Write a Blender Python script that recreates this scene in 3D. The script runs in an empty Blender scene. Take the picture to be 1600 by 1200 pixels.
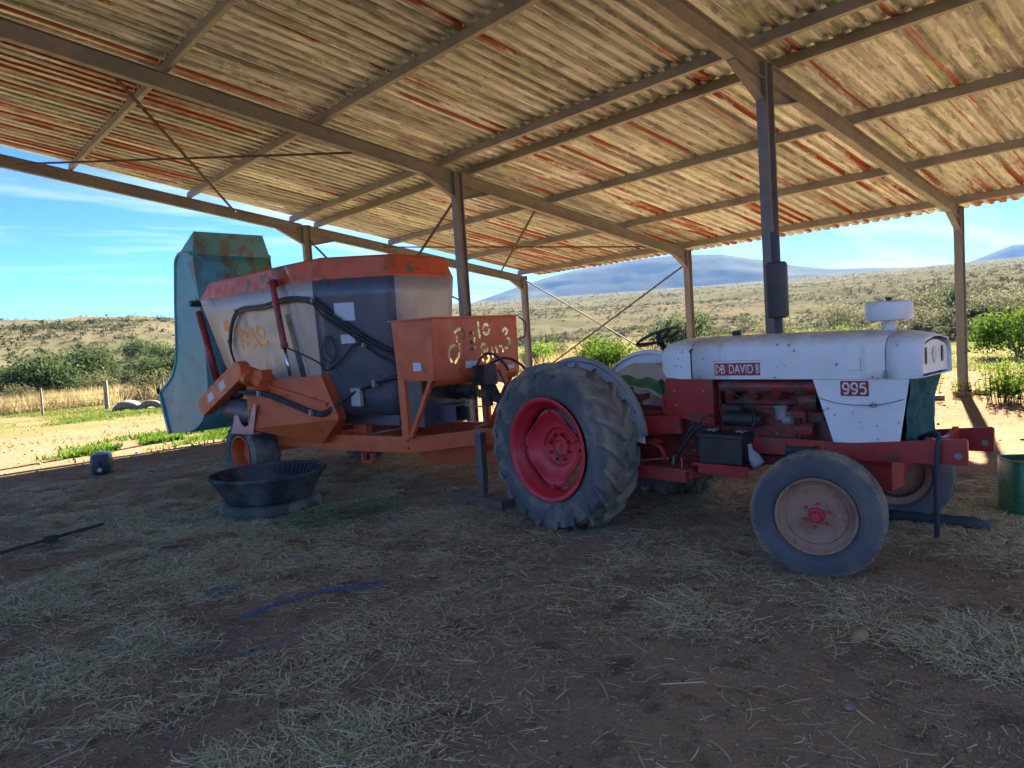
import bpy, bmesh, math, random
import numpy as np
from mathutils import Vector, Matrix
random.seed(7)
rng = np.random.default_rng(7)
sc = bpy.context.scene
COL = sc.collection
R = math.radians

# ------------------------------------------------------------------ camera, sky, sun, exposure
cam_d = bpy.data.cameras.new('camera')
cam = bpy.data.objects.new('camera', cam_d)
COL.objects.link(cam)
CAM = Vector((-17.113, -4.734, 1.75))
_yaw, _pitch, _roll = 0.83635, -0.06378, -0.06581
_f = Vector((math.cos(_yaw)*math.cos(_pitch), math.sin(_yaw)*math.cos(_pitch), math.sin(_pitch)))
_r = Vector((math.sin(_yaw), -math.cos(_yaw), 0)); _u = _r.cross(_f)
_r2 = math.cos(_roll)*_r + math.sin(_roll)*_u
_u2 = -math.sin(_roll)*_r + math.cos(_roll)*_u
cam.matrix_world = Matrix(((_r2.x, _u2.x, -_f.x, CAM.x), (_r2.y, _u2.y, -_f.y, CAM.y), (_r2.z, _u2.z, -_f.z, CAM.z), (0, 0, 0, 1)))
cam_d.sensor_width = 36.0
cam_d.lens = 1110.48/1600*36
cam_d.clip_start = 0.1
cam_d.clip_end = 30000
sc.camera = cam

SUNV = Vector((2.2, 0.70, 1.0)).normalized()
SUN_EL = math.asin(SUNV.z)
SUN_AZ = math.atan2(SUNV.x, SUNV.y)          # clockwise from +Y
world = bpy.data.worlds.new('World'); sc.world = world; world.use_nodes = True
wn, wl = world.node_tree.nodes, world.node_tree.links
wn.clear()
w_out = wn.new('ShaderNodeOutputWorld'); w_bg = wn.new('ShaderNodeBackground')
w_sky = wn.new('ShaderNodeTexSky'); w_sky.sky_type = 'NISHITA'; w_sky.sun_disc = False
w_sky.sun_elevation = SUN_EL; w_sky.sun_rotation = SUN_AZ
w_sky.altitude = 2500; w_sky.air_density = 0.3; w_sky.dust_density = 0.0; w_sky.ozone_density = 4.0
w_bg.inputs['Strength'].default_value = 0.051
# thin cirrus: streaky noise on the sky directions, projected on a flat cloud layer
w_tc = wn.new('ShaderNodeTexCoord'); w_sep = wn.new('ShaderNodeSeparateXYZ')
wl.new(w_tc.outputs['Generated'], w_sep.inputs[0])
w_zm = wn.new('ShaderNodeMath'); w_zm.operation = 'MAXIMUM'; w_zm.inputs[1].default_value = 0.02
wl.new(w_sep.outputs['Z'], w_zm.inputs[0])
w_zo = wn.new('ShaderNodeMath'); w_zo.operation = 'ADD'; w_zo.inputs[1].default_value = 0.051
wl.new(w_zm.outputs[0], w_zo.inputs[0])
w_dx = wn.new('ShaderNodeMath'); w_dx.operation = 'DIVIDE'
w_dy = wn.new('ShaderNodeMath'); w_dy.operation = 'DIVIDE'
wl.new(w_sep.outputs['X'], w_dx.inputs[0]); wl.new(w_zo.outputs[0], w_dx.inputs[1])
wl.new(w_sep.outputs['Y'], w_dy.inputs[0]); wl.new(w_zo.outputs[0], w_dy.inputs[1])
w_cmb = wn.new('ShaderNodeCombineXYZ')
wl.new(w_dx.outputs[0], w_cmb.inputs[0]); wl.new(w_dy.outputs[0], w_cmb.inputs[1])
w_map = wn.new('ShaderNodeMapping'); w_map.inputs['Rotation'].default_value = (0, 0, R(-8)); w_map.inputs['Scale'].default_value = (0.28, 0.95, 1)
w_map.inputs['Location'].default_value = (0.35, 0.25, 0)
wl.new(w_cmb.outputs[0], w_map.inputs[0])
w_n1 = wn.new('ShaderNodeTexNoise'); w_n1.inputs['Scale'].default_value = 0.9; w_n1.inputs['Detail'].default_value = 8; w_n1.inputs['Roughness'].default_value = 0.62; w_n1.inputs['Distortion'].default_value = 0.6
wl.new(w_map.outputs[0], w_n1.inputs['Vector'])
w_rmp = wn.new('ShaderNodeValToRGB'); w_rmp.color_ramp.elements[0].position = 0.485; w_rmp.color_ramp.elements[1].position = 0.78
wl.new(w_n1.outputs['Fac'], w_rmp.inputs[0])
w_cf = wn.new('ShaderNodeMath'); w_cf.operation = 'MULTIPLY'; w_cf.inputs[1].default_value = 0.8
wl.new(w_rmp.outputs[0], w_cf.inputs[0])
w_hs = wn.new('ShaderNodeHueSaturation'); w_hs.inputs['Saturation'].default_value = 1.14; w_hs.inputs['Value'].default_value = 1.0
wl.new(w_sky.outputs[0], w_hs.inputs['Color'])
w_mix = wn.new('ShaderNodeMix'); w_mix.data_type = 'RGBA'
w_mix.inputs['B'].default_value = (2.3, 2.5, 2.9, 1)
wl.new(w_cf.outputs[0], w_mix.inputs['Factor']); wl.new(w_hs.outputs[0], w_mix.inputs['A'])
wl.new(w_mix.outputs['Result'], w_bg.inputs['Color']); wl.new(w_bg.outputs[0], w_out.inputs[0])

sun_d = bpy.data.lights.new('sun', 'SUN'); sun_d.energy = 4.4; sun_d.angle = R(0.53); sun_d.color = (1.0, 0.93, 0.83)
sun = bpy.data.objects.new('sun', sun_d); COL.objects.link(sun)
sun.rotation_euler = SUNV.to_track_quat('Z', 'Y').to_euler()
sc.view_settings.view_transform = 'Standard'; sc.view_settings.look = 'None'
sc.view_settings.exposure = 3.6; sc.view_settings.gamma = 1; sc.view_settings.use_curve_mapping = False
sc.view_settings.use_white_balance = True; sc.view_settings.white_balance_temperature = 7400    # camera white balance for shade
sc.render.engine = 'CYCLES'
sc.cycles.use_denoising = True
sc.cycles.max_bounces = 8; sc.cycles.diffuse_bounces = 5; sc.cycles.glossy_bounces = 4; sc.cycles.transparent_max_bounces = 8
sc.cycles.sample_clamp_indirect = 8.0

# ------------------------------------------------------------------ materials
def _node(nt, t, **kw):
    n = nt.nodes.new(t)
    for k, v in kw.items():
        if k in ('operation', 'data_type', 'blend_type', 'noise_dimensions', 'feature', 'interpolation_type', 'attribute_name', 'attribute_type'): setattr(n, k, v)
        else: n.inputs[k].default_value = v
    return n
def rgba(c): return (c[0], c[1], c[2], 1)
class Mat:
    """small procedural material builder: base colour, mottling, dirt / rust patches, bump"""
    def __init__(s, name, c, rough=.6, metal=0., spec=.5, coord='Object', mscale=(1, 1, 1)):
        s.m = bpy.data.materials.new(name); s.m.use_nodes = True
        s.nt = s.m.node_tree; s.L = s.nt.links
        s.b = s.nt.nodes['Principled BSDF']
        s.b.inputs['Base Color'].default_value = rgba(c); s.b.inputs['Roughness'].default_value = rough
        s.b.inputs['Metallic'].default_value = metal; s.b.inputs['Specular IOR Level'].default_value = spec
        if coord == 'World':
            g = s.nt.nodes.new('ShaderNodeNewGeometry'); src = g.outputs['Position']
        else:
            g = s.nt.nodes.new('ShaderNodeTexCoord'); src = g.outputs['Object']
        mp = s.nt.nodes.new('ShaderNodeMapping'); mp.inputs['Scale'].default_value = mscale
        s.L.new(src, mp.inputs[0]); s.vec = mp.outputs[0]; s.src = src
        s.col = None; s.c = c; s.rough = None
    def noise(s, scale, detail=4, rough=.55, vec=None, dist=0):
        n = _node(s.nt, 'ShaderNodeTexNoise', Scale=scale, Detail=detail, Roughness=rough, Distortion=dist)
        s.L.new(vec or s.vec, n.inputs['Vector']); return n.outputs['Fac']
    def ramp(s, fac, a, b, lo=0., hi=1.):
        n = s.nt.nodes.new('ShaderNodeMapRange'); n.interpolation_type = 'SMOOTHSTEP'
        for k, v in zip((1, 2, 3, 4), (a, b, lo, hi)): n.inputs[k].default_value = v
        s.L.new(fac, n.inputs[0]); return n.outputs[0]
    def math(s, op, a, b):
        n = s.nt.nodes.new('ShaderNodeMath'); n.operation = op
        for i, x in enumerate((a, b)):
            if isinstance(x, (int, float)): n.inputs[i].default_value = x
            else: s.L.new(x, n.inputs[i])
        return n.outputs[0]
    def mix(s, fac, c):
        n = s.nt.nodes.new('ShaderNodeMix'); n.data_type = 'RGBA'
        if s.col is None: n.inputs['A'].default_value = rgba(s.c)
        else: s.L.new(s.col, n.inputs['A'])
        if isinstance(c, tuple): n.inputs['B'].default_value = rgba(c)
        else: s.L.new(c, n.inputs['B'])
        if isinstance(fac, (int, float)): n.inputs['Factor'].default_value = fac
        else: s.L.new(fac, n.inputs['Factor'])
        s.col = n.outputs['Result']; s.L.new(s.col, s.b.inputs['Base Color']); return s
    def patch(s, c, scale, a, b, amt=1., detail=5, vec=None, dist=0):
        return s.mix(s.ramp(s.noise(scale, detail, .6, vec, dist), a, b, 0, amt), c)
    def scaled(s, sx, sy, sz, src=None):
        mp = s.nt.nodes.new('ShaderNodeMapping'); mp.inputs['Scale'].default_value = (sx, sy, sz)
        s.L.new(src or s.src, mp.inputs[0]); return mp.outputs[0]
    def bump(s, scale, strength, dist=.01, detail=5, fac=None):
        n = s.nt.nodes.new('ShaderNodeBump'); n.inputs['Strength'].default_value = strength; n.inputs['Distance'].default_value = dist
        s.L.new(fac or s.noise(scale, detail, .6), n.inputs['Height'])
        s.L.new(n.outputs[0], s.b.inputs['Normal']); return s
    def roughvar(s, scale, lo, hi):
        s.L.new(s.ramp(s.noise(scale), .3, .7, lo, hi), s.b.inputs['Roughness']); return s
    def attr(s, name):
        n = s.nt.nodes.new('ShaderNodeAttribute'); n.attribute_name = name; return n.outputs['Fac']
    def vramp(s, fac, stops):
        n = s.nt.nodes.new('ShaderNodeValToRGB'); e = n.color_ramp.elements
        while len(e) < len(stops): e.new(0.5)
        for i, (p, c) in enumerate(stops): e[i].position = p; e[i].color = rgba(c)
        s.L.new(fac, n.inputs[0]); s.col = n.outputs[0]; s.L.new(s.col, s.b.inputs['Base Color']); return s
    def trans(s, amt):       # leaf translucency
        s.b.inputs['Transmission Weight'].default_value = 0
        t = s.nt.nodes.new('ShaderNodeBsdfTranslucent'); mx = s.nt.nodes.new('ShaderNodeMixShader'); mx.inputs[0].default_value = amt
        if s.col is not None: s.L.new(s.col, t.inputs[0])
        else: t.inputs[0].default_value = rgba(s.c)
        o = s.nt.nodes['Material Output']; s.L.new(s.b.outputs[0], mx.inputs[1]); s.L.new(t.outputs[0], mx.inputs[2]); s.L.new(mx.outputs[0], o.inputs[0]); return s

DUST = (.30, .235, .17)
def paint(name, c, rough=.45, dust=.35, rust=0., dark=.55, rustc=(.16, .06, .028)):
    m = Mat(name, c, rough)
    m.patch(tuple(x*dark for x in c), 3.1, .45, .75, .6)
    m.patch(tuple(min(1, x*1.25+.02) for x in c), 9, .55, .8, .35)
    if rust: m.patch(rustc, 5.5, .62-rust*.25, .70-rust*.2, .9, 8)
    if dust: m.patch(DUST, 2.3, .35, .8, dust, 7)
    m.patch(tuple(x*.35 for x in c), 38, .66, .74, .35, 2)
    m.roughvar(6, max(.05, rough-.12), min(1, rough+.2)); m.bump(30, .12, .004)
    return m.m

# ------------------------------------------------------------------ mesh helpers
class MB:
    """collects geometry in local (u forward, v, z up); flip=True mirrors v into local -y"""
    def __init__(s, flip=False): s.v = []; s.f = []; s.flip = flip
    def add(s, vs, fs):
        n = len(s.v); s.v += [tuple(p) for p in vs]; s.f += [tuple(i+n for i in f) for f in fs]; return s
    def box(s, lo, hi):
        (a, b, c), (d, e, f) = lo, hi
        return s.add([(a,b,c),(d,b,c),(d,e,c),(a,e,c),(a,b,f),(d,b,f),(d,e,f),(a,e,f)], [(0,3,2,1),(4,5,6,7),(0,1,5,4),(1,2,6,5),(2,3,7,6),(3,0,4,7)])
    def prism(s, poly, a, b, axis='y'):
        def P(q, t): return {'y': (q[0], t, q[1]), 'x': (t, q[0], q[1]), 'z': (q[0], q[1], t)}[axis]
        n = len(poly)
        return s.add([P(q, a) for q in poly] + [P(q, b) for q in poly], [tuple(range(n))[::-1], tuple(range(n, 2*n))] + [(i, (i+1) % n, n+(i+1) % n, n+i) for i in range(n)])
    def bar(s, p, q, w, h, up=(0, 0, 1)):
        p, q = Vector(p), Vector(q); d = (q-p).normalized(); up = Vector(up)
        if abs(d.dot(up)) > .98: up = Vector((1, 0, 0))
        sd = d.cross(up).normalized()*(w/2); u = sd.cross(d).normalized()*(h/2)
        return s.add([p-sd-u, p+sd-u, p+sd+u, p-sd+u, q-sd-u, q+sd-u, q+sd+u, q-sd+u], [(0,3,2,1),(4,5,6,7),(0,1,5,4),(1,2,6,5),(2,3,7,6),(3,0,4,7)])
    def tube(s, pts, r, n=10, cap=True):
        pts = [Vector(p) for p in pts]; m = len(pts); vs = []; rr = r if isinstance(r, (list, tuple)) else [r]*m
        t0 = (pts[1]-pts[0]).normalized(); ref = Vector((0, 0, 1)) if abs(t0.z) < .9 else Vector((1, 0, 0))
        nx = t0.cross(ref).normalized()
        for i, p in enumerate(pts):
            t = ((pts[min(i+1, m-1)]-p).normalized() + (p-pts[max(i-1, 0)]).normalized())
            t = t.normalized() if t.length > 1e-6 else t0
            nx = (nx - t*nx.dot(t)); nx = nx.normalized() if nx.length > 1e-6 else t.orthogonal().normalized()
            ny = t.cross(nx)
            for k in range(n):
                a = 2*math.pi*k/n; vs.append(p + (nx*math.cos(a) + ny*math.sin(a))*rr[i])
        fs = [(i*n+k, i*n+(k+1) % n, (i+1)*n+(k+1) % n, (i+1)*n+k) for i in range(m-1) for k in range(n)]
        if cap: fs += [tuple(range(n))[::-1], tuple(range((m-1)*n, m*n))]
        return s.add(vs, fs)
    def lathe(s, prof, c, axis='y', n=48, closed=False):
        c = Vector(c); vs = []; m = len(prof)
        for k in range(n):
            a = 2*math.pi*k/n; ca, sa = math.cos(a), math.sin(a)
            for r, t in prof:
                if axis == 'y': q = (r*ca, t, r*sa)
                elif axis == 'x': q = (t, r*ca, r*sa)
                else: q = (r*ca, r*sa, t)
                vs.append(c+Vector(q))
        mm = m if closed else m-1
        fs = [(k*m+i, k*m+(i+1) % m, ((k+1) % n)*m+(i+1) % m, ((k+1) % n)*m+i) for k in range(n) for i in range(mm)]
        return s.add(vs, fs)
    def loft(s, secs, cap=True):
        n = len(secs[0]); vs = [p for sec in secs for p in sec]
        fs = [(i*n+k, i*n+(k+1) % n, (i+1)*n+(k+1) % n, (i+1)*n+k) for i in range(len(secs)-1) for k in range(n)]
        if cap: fs += [tuple(range(n))[::-1], tuple(range((len(secs)-1)*n, len(secs)*n))]
        return s.add(vs, fs)
    def sheet(s, grid):      # grid of points
        m, n = len(grid), len(grid[0])
        return s.add([p for row in grid for p in row], [(i*n+j, i*n+j+1, (i+1)*n+j+1, (i+1)*n+j) for i in range(m-1) for j in range(n-1)])
    def plate(s, poly, th, nrm=None):   # 3-D polygon thickened
        P = [Vector(p) for p in poly]; nn = Vector(nrm) if nrm else (P[1]-P[0]).cross(P[2]-P[0]).normalized()
        n = len(P); d = nn.normalized()*th
        return s.add(P+[p-d for p in P], [tuple(range(n)), tuple(range(n, 2*n))[::-1]] + [(i, (i+1) % n, n+(i+1) % n, n+i) for i in range(n)])
    def mesh(s, name, mat, smooth=False):
        me = bpy.data.meshes.new(name)
        vs = [(p[0], -p[1], p[2]) for p in s.v] if s.flip else s.v
        me.from_pydata(vs, [], s.f)
        bm = bmesh.new(); bm.from_mesh(me); bmesh.ops.recalc_face_normals(bm, faces=bm.faces); bm.to_mesh(me); bm.free()
        if mat: me.materials.append(mat)
        if smooth: me.polygons.foreach_set('use_smooth', [True]*len(me.polygons))
        return me
    def build(s, name, mat, parent=None, smooth=False, bevel=0, solid=0, sub=0, auto=None):
        o = bpy.data.objects.new(name, s.mesh(name, mat, smooth)); COL.objects.link(o)
        if parent: o.parent = parent
        if solid:
            m = o.modifiers.new('solid', 'SOLIDIFY'); m.thickness = solid; m.offset = 0
        if sub:
            m = o.modifiers.new('sub', 'SUBSURF'); m.levels = sub; m.render_levels = sub
        if bevel:
            m = o.modifiers.new('bevel', 'BEVEL'); m.width = bevel; m.segments = 2; m.limit_method = 'ANGLE'; m.angle_limit = R(35)
        if auto:
            o.data.polygons.foreach_set('use_smooth', [True]*len(o.data.polygons))
            try: o.data.set_sharp_from_angle(angle=R(auto))
            except Exception: pass
        return o
def tag(o, label=None, cat=None, group=None, kind=None):
    if label: o['label'] = label
    if cat: o['category'] = cat
    if group: o['group'] = group
    if kind: o['kind'] = kind
    return o
def empty(name, loc=(0, 0, 0), rz=0, label=None, cat=None, group=None):
    o = bpy.data.objects.new(name, None); COL.objects.link(o); o.location = loc; o.rotation_euler = (0, 0, rz); o.empty_display_size = .2
    return tag(o, label, cat, group)
def copy_part(o, parent, loc=None, rot=None, scale=None):
    c = o.copy(); COL.objects.link(c); c.parent = parent
    if loc is not None: c.location = loc
    if rot is not None: c.rotation_euler = rot
    if scale is not None: c.scale = scale
    return c
def copy_tree(o, loc, rot=None, scale=None, label=None):
    c = o.copy(); COL.objects.link(c); c.location = loc
    if rot is not None: c.rotation_euler = rot
    if scale is not None: c.scale = scale
    if label: c['label'] = label
    for ch in list(o.children):
        d = ch.copy(); COL.objects.link(d); d.parent = c
        for g in list(ch.children):
            e = g.copy(); COL.objects.link(e); e.parent = d
    return c
def bez(pts, n=10):
    """smooth curve through points (Catmull-Rom)"""
    P = [Vector(p) for p in pts]; P = [P[0]*2-P[1]] + P + [P[-1]*2-P[-2]]; out = []
    for i in range(1, len(P)-2):
        for k in range(n):
            t = k/n; a, b, c, d = P[i-1], P[i], P[i+1], P[i+2]
            out.append(.5*((2*b)+(c-a)*t+(2*a-5*b+4*c-d)*t*t+(-a+3*b-3*c+d)*t**3))
    out.append(P[-2]); return out
def raw_mesh(name, V, F, mat, attr=None, smooth=False):
    """fast mesh from arrays: V (n,3), F (m,k) all faces of k corners; attr = per-face float 'tint'"""
    me = bpy.data.meshes.new(name); V = np.asarray(V, np.float32); F = np.asarray(F, np.int32); m, k = F.shape
    me.vertices.add(len(V)); me.vertices.foreach_set('co', V.ravel())
    me.loops.add(m*k); me.loops.foreach_set('vertex_index', F.ravel())
    me.polygons.add(m); me.polygons.foreach_set('loop_start', np.arange(0, m*k, k, dtype=np.int32)); me.polygons.foreach_set('loop_total', np.full(m, k, np.int32))
    if smooth: me.polygons.foreach_set('use_smooth', np.ones(m, bool))
    me.update(calc_edges=True)
    if attr is not None:
        a = me.attributes.new('tint', 'FLOAT', 'FACE'); a.data.foreach_set('value', np.asarray(attr, np.float32))
    if mat: me.materials.append(mat)
    return me
def raw_obj(name, V, F, mat, attr=None, smooth=False, parent=None):
    o = bpy.data.objects.new(name, raw_mesh(name, V, F, mat, attr, smooth)); COL.objects.link(o)
    if parent: o.parent = parent
    return o

# value noise in numpy
_perm = np.random.default_rng(3).random((256, 256))
def vnoise(x, y):
    xi = np.floor(x).astype(int); yi = np.floor(y).astype(int); fx = x-xi; fy = y-yi
    fx = fx*fx*(3-2*fx); fy = fy*fy*(3-2*fy); g = lambda a, b: _perm[a & 255, b & 255]
    return (g(xi, yi)*(1-fx)+g(xi+1, yi)*fx)*(1-fy) + (g(xi, yi+1)*(1-fx)+g(xi+1, yi+1)*fx)*fy
def fbm(x, y, o=4):
    s = 0; a = .5; t = 0
    for i in range(o): s = s+a*vnoise(x*2**i+17*i, y*2**i+31*i); t += a; a *= .5
    return s/t
def sstep(a, b, x):
    t = np.clip((x-a)/(b-a), 0, 1); return t*t*(3-2*t)
# ------------------------------------------------------------------ terrain
def terrain(x, y):
    x = np.asarray(x, float); y = np.asarray(y, float)
    dx = x+14; dy = y; d = np.hypot(dx, dy); az = np.degrees(np.arctan2(dy, dx))
    z = .057*np.maximum(0, np.minimum(d, 1900)-75)*sstep(60, 330, d)
    z = z + 8.5*sstep(40, 165, d)*sstep(62, 76, az)*(1-sstep(110, 135, az))*(1-sstep(240, 420, d))          # bushy hill to the north
    z = z + 3.6*sstep(48, 110, d)*(1-sstep(14, 22, az))*sstep(-40, -20, az)*(1-sstep(180, 330, d))           # rise behind the cattle pens
    z = z + (fbm(x/40+5, y/40+9, 4)-.5)*sstep(35, 200, d)*5.0
    z = z + (fbm(x/9, y/9, 3)-.5)*sstep(26, 70, d)*.9
    inside = (1-sstep(.5, 3, np.abs(x+12)-12))*(1-sstep(.5, 3, np.abs(y)-13))
    z = z + (fbm(x/1.7+3, y/1.7, 3)-.5)*.03
    z = z + (fbm(x/.45, y/.45, 2)-.5)*.016
    return z
C0 = (-14.0, 0.0)
NA = 640
rad = [0.0]
r_ = .12
while r_ < 6000: rad.append(r_); r_ += max(.07, r_*.030)
rad = np.array(rad[1:])
ang = np.linspace(0, 2*math.pi, NA, endpoint=False)
RR, AA = np.meshgrid(rad, ang, indexing='ij')
GX = C0[0]+RR*np.cos(AA); GY = C0[1]+RR*np.sin(AA); GZ = terrain(GX, GY)
V = np.stack([GX, GY, GZ], -1).reshape(-1, 3); nr = len(rad)
i, k = np.meshgrid(np.arange(nr-1), np.arange(NA), indexing='ij')
F = np.stack([i*NA+k, (i+1)*NA+k, (i+1)*NA+(k+1) % NA, i*NA+(k+1) % NA], -1).reshape(-1, 4)
F = np.vstack([F, [[0, j, j+1, (j+2) % NA] for j in range(1, NA-2, 2)]])

g = Mat('soil_and_veld', (.40, .265, .175), .95, 0, 0, 'World')
sx = g.nt.nodes.new('ShaderNodeSeparateXYZ'); g.L.new(g.src, sx.inputs[0])
wob = g.math('MULTIPLY', g.math('SUBTRACT', g.noise(.5, 4), .5), 5.0)
X = g.math('ADD', sx.outputs[0], wob); Y = g.math('ADD', sx.outputs[1], wob)
# trampled soil under the roof: browner, manure- and hay-stained; open yard: pale sand
g.patch((.27, .175, .115), 1.3, .42, .66, .8, 6)
g.patch((.46, .29, .175), .8, .5, .75, .7, 5)
g.patch((.36, .28, .17), 28, .56, .70, .45, 4); g.patch((.15, .095, .062), 4.5, .52, .68, .7, 6); g.patch((.42, .35, .23), 140, .62, .70, .55, 2)
g.patch((.08, .06, .045), 60, .60, .72, .5, 2)
out = g.math('MAXIMUM', g.ramp(X, -7.5, -3.5), g.ramp(Y, 8.0, 10.5))
sand = Mat.__new__(Mat); sand.__dict__.update(g.__dict__); sand.col = None; sand.c = (.255, .182, .122)
sand.patch((.25, .16, .092), 1.1, .4, .7, .8); sand.patch((.32, .24, .172), 6, .5, .75, .6); sand.patch((.30, .20, .12), 22, .6, .72, .5, 3)
g.mix(out, sand.col)
# dry / green turf beyond the yard
turf = Mat.__new__(Mat); turf.__dict__.update(g.__dict__); turf.col = None; turf.c = (.17, .15, .07)
turf.patch((.085, .125, .032), .22, .40, .62, .9); turf.patch((.32, .23, .13), .6, .5, .7, .7); turf.patch((.26, .20, .10), 5, .5, .7, .6)
tf = g.math('MAXIMUM', g.ramp(X, 3.5, 8), g.ramp(Y, 15.5, 20))
g.mix(g.math('MULTIPLY', tf, g.ramp(g.noise(.7, 5), .30, .55)), turf.col)
# veld: bleached grass with grey-green scrub, far off
far = Mat.__new__(Mat); far.__dict__.update(g.__dict__); far.col = None; far.c = (.115, .102, .068)
far.patch((.085, .09, .05), .035, .38, .60, .9, 8); far.patch((.155, .128, .09), .011, .45, .7, .8, 6); far.patch((.06, .068, .04), .21, .52, .64, .8, 4); far.patch((.17, .12, .07), .006, .55, .7, .6, 4)
ln = g.nt.nodes.new('ShaderNodeVectorMath'); ln.operation = 'LENGTH'; g.L.new(g.src, ln.inputs[0])
g.mix(g.ramp(g.math('ADD', ln.outputs['Value'], wob), 30, 44), far.col)
bh = g.math('ADD', g.noise(9, 6, .7), g.math('MULTIPLY', g.noise(70, 3, .6), .35))
g.bump(1, 1.0, .07, fac=bh)
tag(raw_obj('ground', V, F, g.m, smooth=True), kind='structure')

# ------------------------------------------------------------------ mountains
mt = Mat('mountain_scrub', (.07, .07, .055), .95, 0, 0, 'World')
mt.patch((.10, .11, .07), .004, .38, .62, .9, 9); mt.patch((.10, .088, .066), .012, .5, .7, .8, 7); mt.patch((.06, .07, .045), .03, .52, .68, .7, 5)
def mountain(name, azs, elev, dist, depth, seed):
    """ridge whose crest follows real heights (m) along an arc of bearings; foot at the plain"""
    azs = np.array(azs); elev = np.array(elev); n = 220; m = 50
    a = np.linspace(azs[0], azs[-1], n); h = np.interp(a, azs, elev)
    t = np.linspace(-1, 1, m)
    A, T = np.meshgrid(a, t, indexing='ij'); Hc = np.repeat(h[:, None], m, 1)
    D = dist + T*depth
    x = -14+D*np.cos(np.radians(A)); y = D*np.sin(np.radians(A))
    prof = np.clip(1-np.abs(T)**1.5, 0, 1)
    z0 = 96.0
    nz = (fbm(x/170+seed, y/170, 5)-.5)
    z = z0-14+np.maximum(0, Hc-z0+14)*prof*(1+.22*nz*(1-prof)*2) + nz*26*prof*(1-prof)*2.4
    V = np.stack([x, y, z], -1).reshape(-1, 3)
    i, k = np.meshgrid(np.arange(n-1), np.arange(m-1), indexing='ij')
    F = np.stack([i*m+k, (i+1)*m+k, (i+1)*m+k+1, i*m+k+1], -1).reshape(-1, 4)
    return tag(raw_obj(name, V, F, mt.m, smooth=True), kind='structure')
mountain('mountain', [8, 14, 17.4, 20, 23.4, 26, 27.8, 31, 34.4, 37.5, 40, 42.5, 44.9, 47.5, 50.2, 52.5, 56, 60],
         [120, 128, 136, 143, 158, 182, 205, 240, 252, 246, 238, 226, 206, 176, 140, 112, 92, 84], 2550, 620, 2.0)
mountain('mountain', [4, 8, 11, 12.5, 14, 16, 18], [150, 190, 215, 218, 190, 150, 100], 3150, 420, 8.0)
# ------------------------------------------------------------------ open shed
ZT, SL, BAY, MID = 3.879, .16035, 6.6285, 8.0
RIDGE = -17.55          # high side
def zr(x): return ZT-SL*x
YS = [2*BAY, BAY, 0, -BAY]
steel = Mat('shed_steel', (.16, .155, .145), .55, .0)
steel.patch((.23, .205, .165), 1.6, .4, .7, .8); steel.patch((.20, .09, .04), 3.2, .62, .74, .7, 8); steel.patch((.05, .05, .055), 7, .55, .75, .5); steel.roughvar(5, .4, .7); steel.bump(25, .1, .004)
steel = steel.m
purl = Mat('purlin_steel', (.28, .255, .205), .5, .25)
purl.patch((.18, .17, .15), 2.1, .4, .7, .8); purl.patch((.24, .10, .045), 4, .64, .74, .7, 8); purl.bump(25, .1, .004)
purl = purl.m
roofm = Mat('roof_sheet', (.56, .60, .54), .5, .15, .5, 'World')
st = roofm.scaled(.20, 4.35, .20); st2 = roofm.scaled(.16, 4.35, .16); st3 = roofm.scaled(.6, 4.4, .6); st4 = roofm.scaled(.45, 4.3, .45)
roofm.patch((.21, .21, .185), 1.3, .47, .60, .9, 8, st); roofm.patch((.46, .56, .33), .9, .55, .65, .75, 7, st3); roofm.patch((.78, .79, .72), 2.6, .54, .63, .8, 9, st4)
roofm.patch((.22, .215, .19), 7, .52, .60, .7, 6, roofm.scaled(.3, 2.2, .3)); roofm.patch((.72, .73, .67), 15, .60, .66, .6, 6, roofm.scaled(.5, 1, .5))
rx = roofm.nt.nodes.new('ShaderNodeSeparateXYZ'); roofm.L.new(roofm.src, rx.inputs[0])
# rust: long streaks down the sheets, more towards the eave, in the far bay and the far high corner
corner = roofm.math('MULTIPLY', roofm.ramp(rx.outputs[0], -12.5, -10, 1, 0), roofm.ramp(rx.outputs[1], 5.5, 8, 0, .075))
bias = roofm.math('ADD', roofm.math('ADD', roofm.ramp(rx.outputs[0], -9, 0, 0, .075), roofm.ramp(rx.outputs[1], 3, 12, 0, .035)), corner)
rn = roofm.math('ADD', roofm.math('ADD', roofm.math('MULTIPLY', roofm.noise(1.3, 6, .60, st2), .86), roofm.math('MULTIPLY', roofm.noise(9, 7, .75, roofm.scaled(.6, 1.2, .6)), .14)), bias)
oi_ = roofm.nt.nodes.new('ShaderNodeObjectInfo')
rn = roofm.math('ADD', rn, roofm.ramp(oi_.outputs['Random'], 0, 1, -.03, .028))
hs_ = roofm.nt.nodes.new('ShaderNodeHueSaturation'); roofm.L.new(roofm.ramp(oi_.outputs['Random'], 0, 1, .72, 1.12), hs_.inputs['Value']); roofm.L.new(roofm.col, hs_.inputs['Color']); roofm.col = hs_.outputs[0]
roofm.mix(roofm.ramp(rn, .600, .622, 0, .97), (.27, .062, .026))
roofm.patch((.10, .04, .025), 7, .62, .70, .5, 6, roofm.scaled(.5, 2.5, .5))
roofm.bump(8, .3, .012)
roofm.roughvar(9, .36, .60)
shed = empty('open_shed', (0, 0, 0), 0, 'open-sided steel farm shed with rusty corrugated roof over the tractor and wagon', 'shed')

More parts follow.
